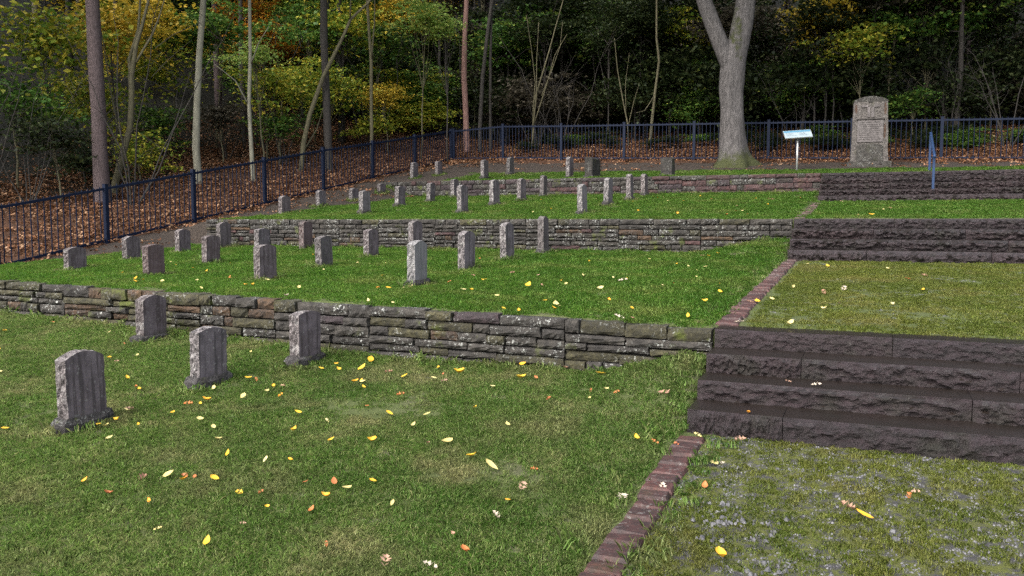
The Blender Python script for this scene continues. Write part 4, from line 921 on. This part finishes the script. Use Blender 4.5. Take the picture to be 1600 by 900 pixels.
# path
u1_, s1_ = pts_in(.23, 6.5, -6.6, -1.30, 420); g = nz2(u1_, s1_, 1.2, 2) + .6 * nz2(u1_, s1_, 3.4, 6); k = rng.random(len(u1_)) < np.clip(.55 - .6 * g, .15, 1); u1_, s1_ = u1_[k], s1_[k]
u2_, s2_ = pts_in(.25, 7, .24, 7.55, 300); g = nz2(u2_, s2_, 1.0, 4) + .6 * nz2(u2_, s2_, 3.0, 9); k = rng.random(len(u2_)) < np.clip(1.0 - 1.5 * np.clip(g - .12, 0, 1), .05, 1); u2_, s2_ = u2_[k], s2_[k]
u, s = np.concatenate([u1_, u2_]), np.concatenate([s1_, s2_]); scatter('path_moss_grass', 'patchy yellow-green moss and grass on the path', 'grass', place(u, s), rots(len(u)), rng.uniform(.5, 1.1, len(u)), pathset)
# gravel
def gravel_mat():
    m, nt, b, out = mat_new('gravel'); n = N(nt); isl = n.node('NewGeometry').outputs['Random Per Island']
    c = n.ramp(isl, [(0, (.035, .035, .037)), (.5, (.045, .044, .049)), (.85, (.080, .078, .087)), (1, (.13, .128, .135))]); c = n.mix(n.math('MULTIPLY', n.noise(n.coord('World'), 50, 4), .4), c, (.03, .03, .03))
    n.put(b.inputs['Base Color'], c); b.inputs['Roughness'].default_value = .6; return m
M['gravel'] = gravel_mat()
def pebbles(nb, rad):
    m = MB(); r = random.Random(int(rng.integers(1e6)))
    for _ in range(nb):
        a, q = r.random() * 6.28, rad * math.sqrt(r.random()); cx, cy, R_ = q * math.cos(a), q * math.sin(a), r.uniform(.005, .016); b0 = len(m.v)
        for (x, y, z) in ((1, 0, 0), (.3, .9, 0), (-.8, .6, 0), (-.8, -.6, 0), (.3, -.9, 0), (.4, .2, .6), (-.35, .3, .7), (-.1, -.5, .6)): m.v.append((cx + x * R_ * r.uniform(.7, 1.3), cy + y * R_ * r.uniform(.7, 1.3), z * R_ * r.uniform(.7, 1.2) + (.0 if z else -.004)))
        for t in ((0, 1, 5), (1, 6, 5), (1, 2, 6), (2, 3, 6), (3, 7, 6), (3, 4, 7), (4, 0, 7), (0, 5, 7), (5, 6, 7)): m.f.append(tuple(b0 + i for i in t))
    return m.mesh('pebbles', M['gravel'])
gset = piece_set('gravel', [pebbles(9, .07) for _ in range(5)])
u, s = pts_in(.2, 6.5, -6.6, -1.30, 250); g = nz2(u, s, 1.2, 2) + .6 * nz2(u, s, 3.4, 6); k = rng.random(len(u)) < np.clip(.50 + .7 * g, .15, 1); u, s = u[k], s[k]
u2, s2 = pts_in(.2, 7, .15, 7.5, 60); g = nz2(u2, s2, 1.0, 4) + .6 * nz2(u2, s2, 3.0, 9); k = rng.random(len(u2)) < np.clip(1.6 * (g - .25), 0, 1); u, s = np.concatenate([u, u2[k]]), np.concatenate([s, s2[k]])
scatter('path_gravel', 'grey gravel showing through the moss of the path', 'gravel', place(u, s), rots(len(u), .05), rng.uniform(.40, .85, len(u)), gset)
u, s = pts_in(.26, 1.5, -6.4, -2.6, 60); k = rng.random(len(u)) < np.exp(-(u - .26) / .45) * np.clip(.7 + nz2(u, s, 1.8, 3), 0, 1); u, s = u[k], s[k]
scatter('edging_gravel', 'coarser grey stones gathered beside the brick edging near the bottom edge', 'gravel', place(u, s, .004), rots(len(u), .1), rng.uniform(1.0, 1.7, len(u)), gset)
# leaf litter
def litter_piece(nb, rad, size):
    P = np.stack([rng.normal(scale=rad, size=nb), rng.normal(scale=rad, size=nb), rng.uniform(.004, .05, nb)], 1); return leaf_cloud('litter', P, normals(nb, 1.0), size, M['litter'], .65)
lset = piece_set('litter', [litter_piece(20, .17, .075) for _ in range(6)])
U, S = [], []
for (a0, a1, b0, b1, dn) in ((-27, -13, 2, 30, 34), (-16, 14, 21.0, 34, 34)):
    u, s = pts_in(a0, a1, b0, b1, dn); d = u - uf(s)
    dens = np.maximum(np.where(d < 0, 1.0,   .32 * np.exp(-d / 1.1)) * (d < 3.5), np.where(s > SF, 1.0, .55 * np.exp(-(SF - s) / 1.1))) * np.where((d < 0) | (s > SF), 1, soil_m(u, s))
    k = rng.random(len(u)) < dens * np.clip(.8 + .9 * nz2(u, s, .6, 7), .1, 1); U.append(u[k]); S.append(s[k])
u, s = np.concatenate(U), np.concatenate(S); scatter('leaf_litter', 'brown and orange fallen leaf litter along and behind the fence', 'leaf litter', place(u, s), rots(len(u), .08), rng.uniform(.7, 1.15, len(u)), lset)

# ------------------------------------------------------------------ single fallen leaves on lawns and steps
def ovate(mat, curl, seed):
    r = random.Random(seed); n = 7; v = []; f = []
    for i in range(n):
        t = i / (n - 1); w = .30 * math.sin(math.pi * t ** .8) ** .75 + (.01 if i in (0, n - 1) else 0); x = t - .5; zz = curl * (2 * t - 1) ** 2 * .35
        v += [(x, -w, zz + curl * w * .9 + r.uniform(-.02, .02)), (x, 0, zz), (x, w, zz + curl * w * .7 + r.uniform(-.02, .02))]
    for i in range(n - 1):
        for j in (0, 1): f.append((i * 3 + j, (i + 1) * 3 + j, (i + 1) * 3 + j + 1, i * 3 + j + 1))
    return mesh('leaf', v, f, mat, True)
def lobed(mat, curl, seed):
    r = random.Random(seed); v = [(-.5, 0, 0)]; f = []; outl = []
    for side in (1, -1):
        for x, w in [(-.4, .06), (-.3, .22), (-.2, .10), (-.08, .32), (.04, .14), (.16, .34), (.27, .13), (.36, .22), (.44, .08)][::side]: outl.append((x + r.uniform(-.02, .02), side * w * r.uniform(.85, 1.15)))
        if side == 1: outl.append((.52, 0))
    outl.append((-.5, 0)); c = len(outl); v = [(x, y, curl * (abs(y) * .8 + x * x * .5) + r.uniform(-.02, .03)) for x, y in outl] + [(x, 0, 0) for x in (-.3, 0, .3)]
    for i in range(c): 
        x = (outl[i][0] + outl[(i + 1) % c][0]) / 2; k = c + (0 if x < -.15 else 1 if x < .17 else 2); f.append((i, (i + 1) % c, k))
    f += [(outl.index((.52, 0)), c + 2, c + 2)] if False else []
    return mesh('leaf', v, f, mat, True)
FL = {c: [ovate(M['fallen_' + c], q, i) for i, q in enumerate((.5, .8, .25))] for c in LEAFCOL}
FO = {c: [lobed(M['fallen_' + c], q, i) for i, q in enumerate((.5, .9))] for c in LEAFCOL}
WHERE = {0: 'lying on the lowest lawn', 1: 'lying on the middle lawn', 2: 'lying on the upper lawn', 3: 'lying on the lower path', 4: 'lying on the middle grass path', 5: 'lying on a dark stone step', 6: 'lying on the brick edging'}
LEAVES = [  # x, y, kind, colour, length in cm (0: by default)
 (324, 857, 'v', 'yellow'), (222, 760, 'l', 'pink', 13, 'large pinkish lobed oak leaf in the lower left of the lowest lawn'), (264, 751, 'v', 'cream'), (289, 756, 'l', 'rust', 8, 'red-brown leaf touching a yellow one, lower left of the lowest lawn'), (287, 760, 'v', 'yellow'), (336, 758, 'v', 'yellow'), (356, 721, 'v', 'yellow'), (342, 697, 'v', 'cream'), (415, 731, 'v', 'cream'), (455, 731, 'v', 'yellow'),
 (459, 682, 'v', 'yellow'), (466, 651, 'v', 'yellow'), (517, 697, 'v', 'yellow'), (511, 666, 'l', 'cream'), (583, 760, 'v', 'yellow'), (542, 772, 'v', 'cream'), (510, 786, 'v', 'orange'), (522, 765, 'v', 'rust'), (487, 808, 'v', 'rust'), (582, 699, 'v', 'yellow'), (609, 652, 'v', 'yellow'), (698, 701, 'v', 'cream', 12), (738, 724, 'v', 'yellow'), (768, 740, 'v', 'cream', 12), (816, 773, 'l', 'pink', 9), (774, 821, 'l', 'white', 8), (667, 655, 'v', 'cream'), (645, 673, 'v', 'cream'), (742, 647, 'v', 'yellow'), (793, 672, 'v', 'cream'), (858, 631, 'l', 'rust'), (921, 632, 'v', 'cream'), (1038, 626, 'l', 'pink', 15, 'large salmon oak leaf on the lowest lawn near the step end'), (994, 696, 'v', 'yellow'), (1022, 700, 'l', 'rust'), (602, 893, 'l', 'pink', 10), (671, 896, 'l', 'white', 9), (727, 877, 'v', 'rust'), (613, 798, 'v', 'cream', 6), (408, 783, 'l', 'rust', 6), (170, 783, 'v', 'rust', 6),
 (155, 673, 'v', 'yellow'), (166, 677, 'v', 'cream'), (183, 665, 'v', 'yellow'), (171, 694, 'v', 'cream'), (217, 673, 'v', 'yellow'), (200, 600, 'v', 'yellow'), (218, 615, 'v', 'yellow'), (171, 566, 'v', 'yellow'), (215, 563, 'v', 'cream'), (270, 654, 'v', 'yellow'), (314, 640, 'v', 'yellow'), (323, 633, 'v', 'orange'), (380, 628, 'v', 'cream'), (388, 599, 'v', 'yellow'), (335, 616, 'v', 'cream'), (295, 641, 'l', 'rust'), (202, 649, 'l', 'pink', 8), (199, 652, 'v', 'cream'), (313, 664, 'v', 'cream'), (428, 612, 'v', 'yellow'), (400, 601, 'l', 'rust'), (417, 619, 'v', 'cream'), (442, 611, 'l', 'pink', 7), (460, 578, 'v', 'yellow'), (502, 583, 'v', 'yellow'), (526, 577, 'v', 'yellow'), (529, 584, 'v', 'yellow'), (579, 568, 'v', 'yellow', 11), (566, 582, 'v', 'yellow', 12), (555, 604, 'v', 'yellow'), (567, 604, 'v', 'cream'), (568, 613, 'v', 'yellow'), (608, 589, 'l', 'pink', 9), (632, 595, 'v', 'yellow'), (626, 625, 'l', 'rust', 8), (577, 549, 'v', 'cream'), (615, 551, 'v', 'cream'), (641, 557, 'v', 'yellow'), (685, 582, 'v', 'yellow'), (678, 597, 'v', 'cream'), (695, 604, 'l', 'pink', 7), (718, 590, 'v', 'yellow', 11), (788, 571, 'v', 'yellow'), (817, 577, 'v', 'yellow'), (814, 599, 'v', 'yellow', 12), (838, 597, 'v', 'rust', 6), (769, 613, 'v', 'cream'), (884, 583, 'l', 'pink'), (939, 591, 'v', 'yellow', 11), (947, 615, 'v', 'cream'), (1128, 733, 'l', 'white', 0), (1157, 694, 'l', 'pink', 11), (1090, 689, 'l', 'cream'), (1057, 702, 'l', 'rust', 8), (1115, 730, 'v', 'cream'), (1101, 765, 'v', 'rust'), (1324, 803, 'l', 'pink', 10), (1350, 816, 'v', 'yellow', 12, 'bright yellow curled leaf on the lower path'), (1420, 789, 'l', 'rust', 8), (1127, 883, 'v', 'yellow', 10, 'round yellow leaf on the lower path gravel near the bottom edge'), (1430, 780, 'l', 'pink', 6),
 (972, 792, 'l', 'white', 12), (1035, 772, 'l', 'white', 9),
 (212, 439, 'v', 'yellow'), (212, 446, 'v', 'yellow'), (255, 445, 'v', 'cream'), (308, 442, 'v', 'cream'), (315, 456, 'v', 'cream'), (448, 468, 'v', 'white'), (395, 449, 'v', 'yellow'), (417, 442, 'v', 'cream'), (467, 455, 'v', 'cream'), (384, 449, 'v', 'orange'), (630, 455, 'v', 'cream'), (642, 454, 'v', 'cream'), (607, 455, 'v', 'yellow'), (591, 455, 'l', 'rust'), (702, 446, 'l', 'rust', 7), (724, 457, 'v', 'cream'), (736, 458, 'v', 'yellow'), (755, 444, 'v', 'yellow'), (777, 468, 'v', 'cream'), (801, 432, 'l', 'pink', 10), (825, 451, 'v', 'yellow', 12), (847, 451, 'l', 'pink', 7), (884, 449, 'v', 'cream'), (876, 444, 'v', 'yellow'), (852, 475, 'v', 'yellow'), (868, 483, 'v', 'cream', 11), (787, 496, 'v', 'yellow'), (811, 492, 'v', 'yellow'), (866, 490, 'v', 'yellow'), (911, 436, 'v', 'cream'), (973, 444, 'l', 'white', 14, 'pale lobed leaf in the middle of the middle lawn'), (937, 457, 'v', 'cream', 11), (952, 475, 'v', 'orange'), (1035, 451, 'v', 'cream'), (1057, 417, 'v', 'yellow'), (1076, 421, 'v', 'cream'), (1102, 421, 'v', 'cream'), (1126, 463, 'v', 'yellow', 10), (1101, 478, 'v', 'yellow'), (1075, 500, 'v', 'yellow'), (987, 489, 'v', 'yellow'), (967, 505, 'l', 'white', 12, 'white curled leaf on the coping of the lowest wall'), (988, 506, 'l', 'pink', 9), (1107, 404, 'v', 'yellow'), (1097, 404, 'l', 'pink', 8),
 (1262, 416, 'v', 'cream'), (1293, 419, 'v', 'yellow'), (1238, 454, 'v', 'cream'), (1318, 456, 'l', 'white', 11), (1287, 462, 'l', 'pink', 9), (1418, 438, 'l', 'rust', 9), (1444, 434, 'l', 'pink', 8), (1206, 472, 'v', 'cream'), (1288, 489, 'v', 'cream'), (1394, 478, 'v', 'cream'), (1387, 422, 'v', 'cream'), (1442, 457, 'v', 'yellow'), (1183, 476, 'v', 'yellow', 10), (1311, 477, 'l', 'pink', 7), (1234, 515, 'v', 'cream', 9), (1155, 511, 'l', 'white', 10), (1172, 478, 'l', 'pink', 9),
 (1205, 314, 'l', 'pink', 22, 'big pinkish leaf standing up on the upper lawn before the farthest steps'), (1304, 324, 'v', 'cream'), (1315, 318, 'l', 'pink', 10), (1380, 331, 'v', 'cream'), (1391, 328, 'l', 'pink', 9), (1361, 340, 'v', 'yellow', 12), (1341, 341, 'v', 'cream'), (1200, 322, 'v', 'yellow'), (1160, 333, 'v', 'cream'), (861, 330, 'v', 'yellow'), (833, 334, 'v', 'cream'), (997, 332, 'v', 'yellow'), (1058, 337, 'v', 'orange'),
]
STEPL = [(1275, 604, 5, 'l', 'white', 9), (1232, 599, 5, 'l', 'pink', 6), (1161, 650, 5, 'l', 'white', 10), (1169, 647, 5, 'v', 'orange', 6), (1414, 673, 5, 'l', 'white', 12), (1409, 625, 5, 'v', 'yellow', 16), (1405, 533, 5, 'v', 'orange', 8), (1340, 352, 5, 'l', 'pink', 13)]
def leaf_thing(x, y, z, rec, wh, seed):
    r = random.Random(seed); kd, col = rec[2], rec[3]; cm = (rec[4] if len(rec) > 4 and rec[4] else r.uniform(5.5, 8.5) if kd == 'v' else r.uniform(5.5, 9)) / 100
    if len(rec) > 5: lab, grp = rec[5], None
    else:
        nm = {'yellow': 'small yellow', 'cream': 'small pale cream', 'pink': 'pinkish brown lobed', 'rust': 'small rust red', 'white': 'whitish lobed', 'orange': 'small orange'}[col]
        q = WHERE[wh]; u_, s_ = us(x, y)
        if wh == 0: q += (' beside the brick edging' if u_ > -1.0 else ' close below the lowest wall' if s_ > -1.1 else ' among the nearest gravestones' if u_ < -3.6 else ' near the bottom edge' if s_ < -2.9 else ' in its open middle')
        elif wh == 1: q += (' towards the brick edging' if u_ > -2.6 else ' near the lowest wall' if s_ < 1.5 else ' among its gravestones')
        lab = f'{nm} fallen leaf {q}'; grp = f'{nm} leaves {q}'
    me = (FL if kd == 'v' else FO)[col][seed % (3 if kd == 'v' else 2)]
    rt = (Matrix.Rotation(r.uniform(-.05, .6), 3, 'X') @ Matrix.Rotation(r.uniform(-.3, .3), 3, 'Y') @ Matrix.Rotation(r.uniform(0, 6.28), 3, 'Z')).to_euler()  # tilt about X is biased so most leaves lean toward the camera
    link('fallen_leaf', me, None, (x, y, z), rt, (cm, cm * r.uniform(.6, 1.1), cm * r.uniform(.8, 1.6)), label=lab, cat='leaf', group=grp)
for i, rec in enumerate(LEAVES):
    x, y, u, s = hit(rec[0], rec[1]); wh = 0 if s < W1 + .12 else 1 if s < W2 + .12 else 2
    if u > .16 and wh < 2: wh = 3 + wh
    elif -.05 < u and wh < 2: wh = 6
    z = wl(u, s) + (.046 if wh in (0, 1, 2) else .030)
    leaf_thing(x, y, z, rec, wh, i)
for i, rec in enumerate(STEPL):
    best = None                                             # which tread does the sight line meet
    for fl, (sw, zt, n, ri, tr_) in enumerate(((W1, -1.03, 4, .17, .425), (W2, .04, 4, .185, .40))):
        for q in range(n):
            rr = ray(rec[0], rec[1]); t = (zt - q * ri) / rr[2]
            if t <= 0: continue
            x, y = rr[0] * t, rr[1] * t; u, s = us(x, y); lo = sw - q * tr_
            if lo < s < lo + (tr_ if q else .34) and (best is None or y < best[1]): best = (x, y, zt - q * ri + CAMZ)
    if best: leaf_thing(best[0], best[1], best[2] + .012, (rec[0], rec[1], rec[3], rec[4], rec[5]), 5, 300 + i)
r = random.Random(77)                                       # leaves too small in the photograph to place one by one
for i in range(120):
    a = r.random(); u = r.uniform(-11.5, -.4); s = r.uniform(-4.5, -.3) if a < .45 else r.uniform(.4, 8.2) if a < .8 else r.uniform(9.2, 17.5); wh = 0 if s < 0 else 1 if s < 9 else 2
    x, y = xy(u, s)
    leaf_thing(x, y, wl(u, s) + .040, (0, 0, r.choice('vvl'), r.choice(('yellow', 'yellow', 'cream', 'cream', 'rust', 'rust', 'pink', 'orange')), r.uniform(3.2, 6.5)), wh, 500 + i)
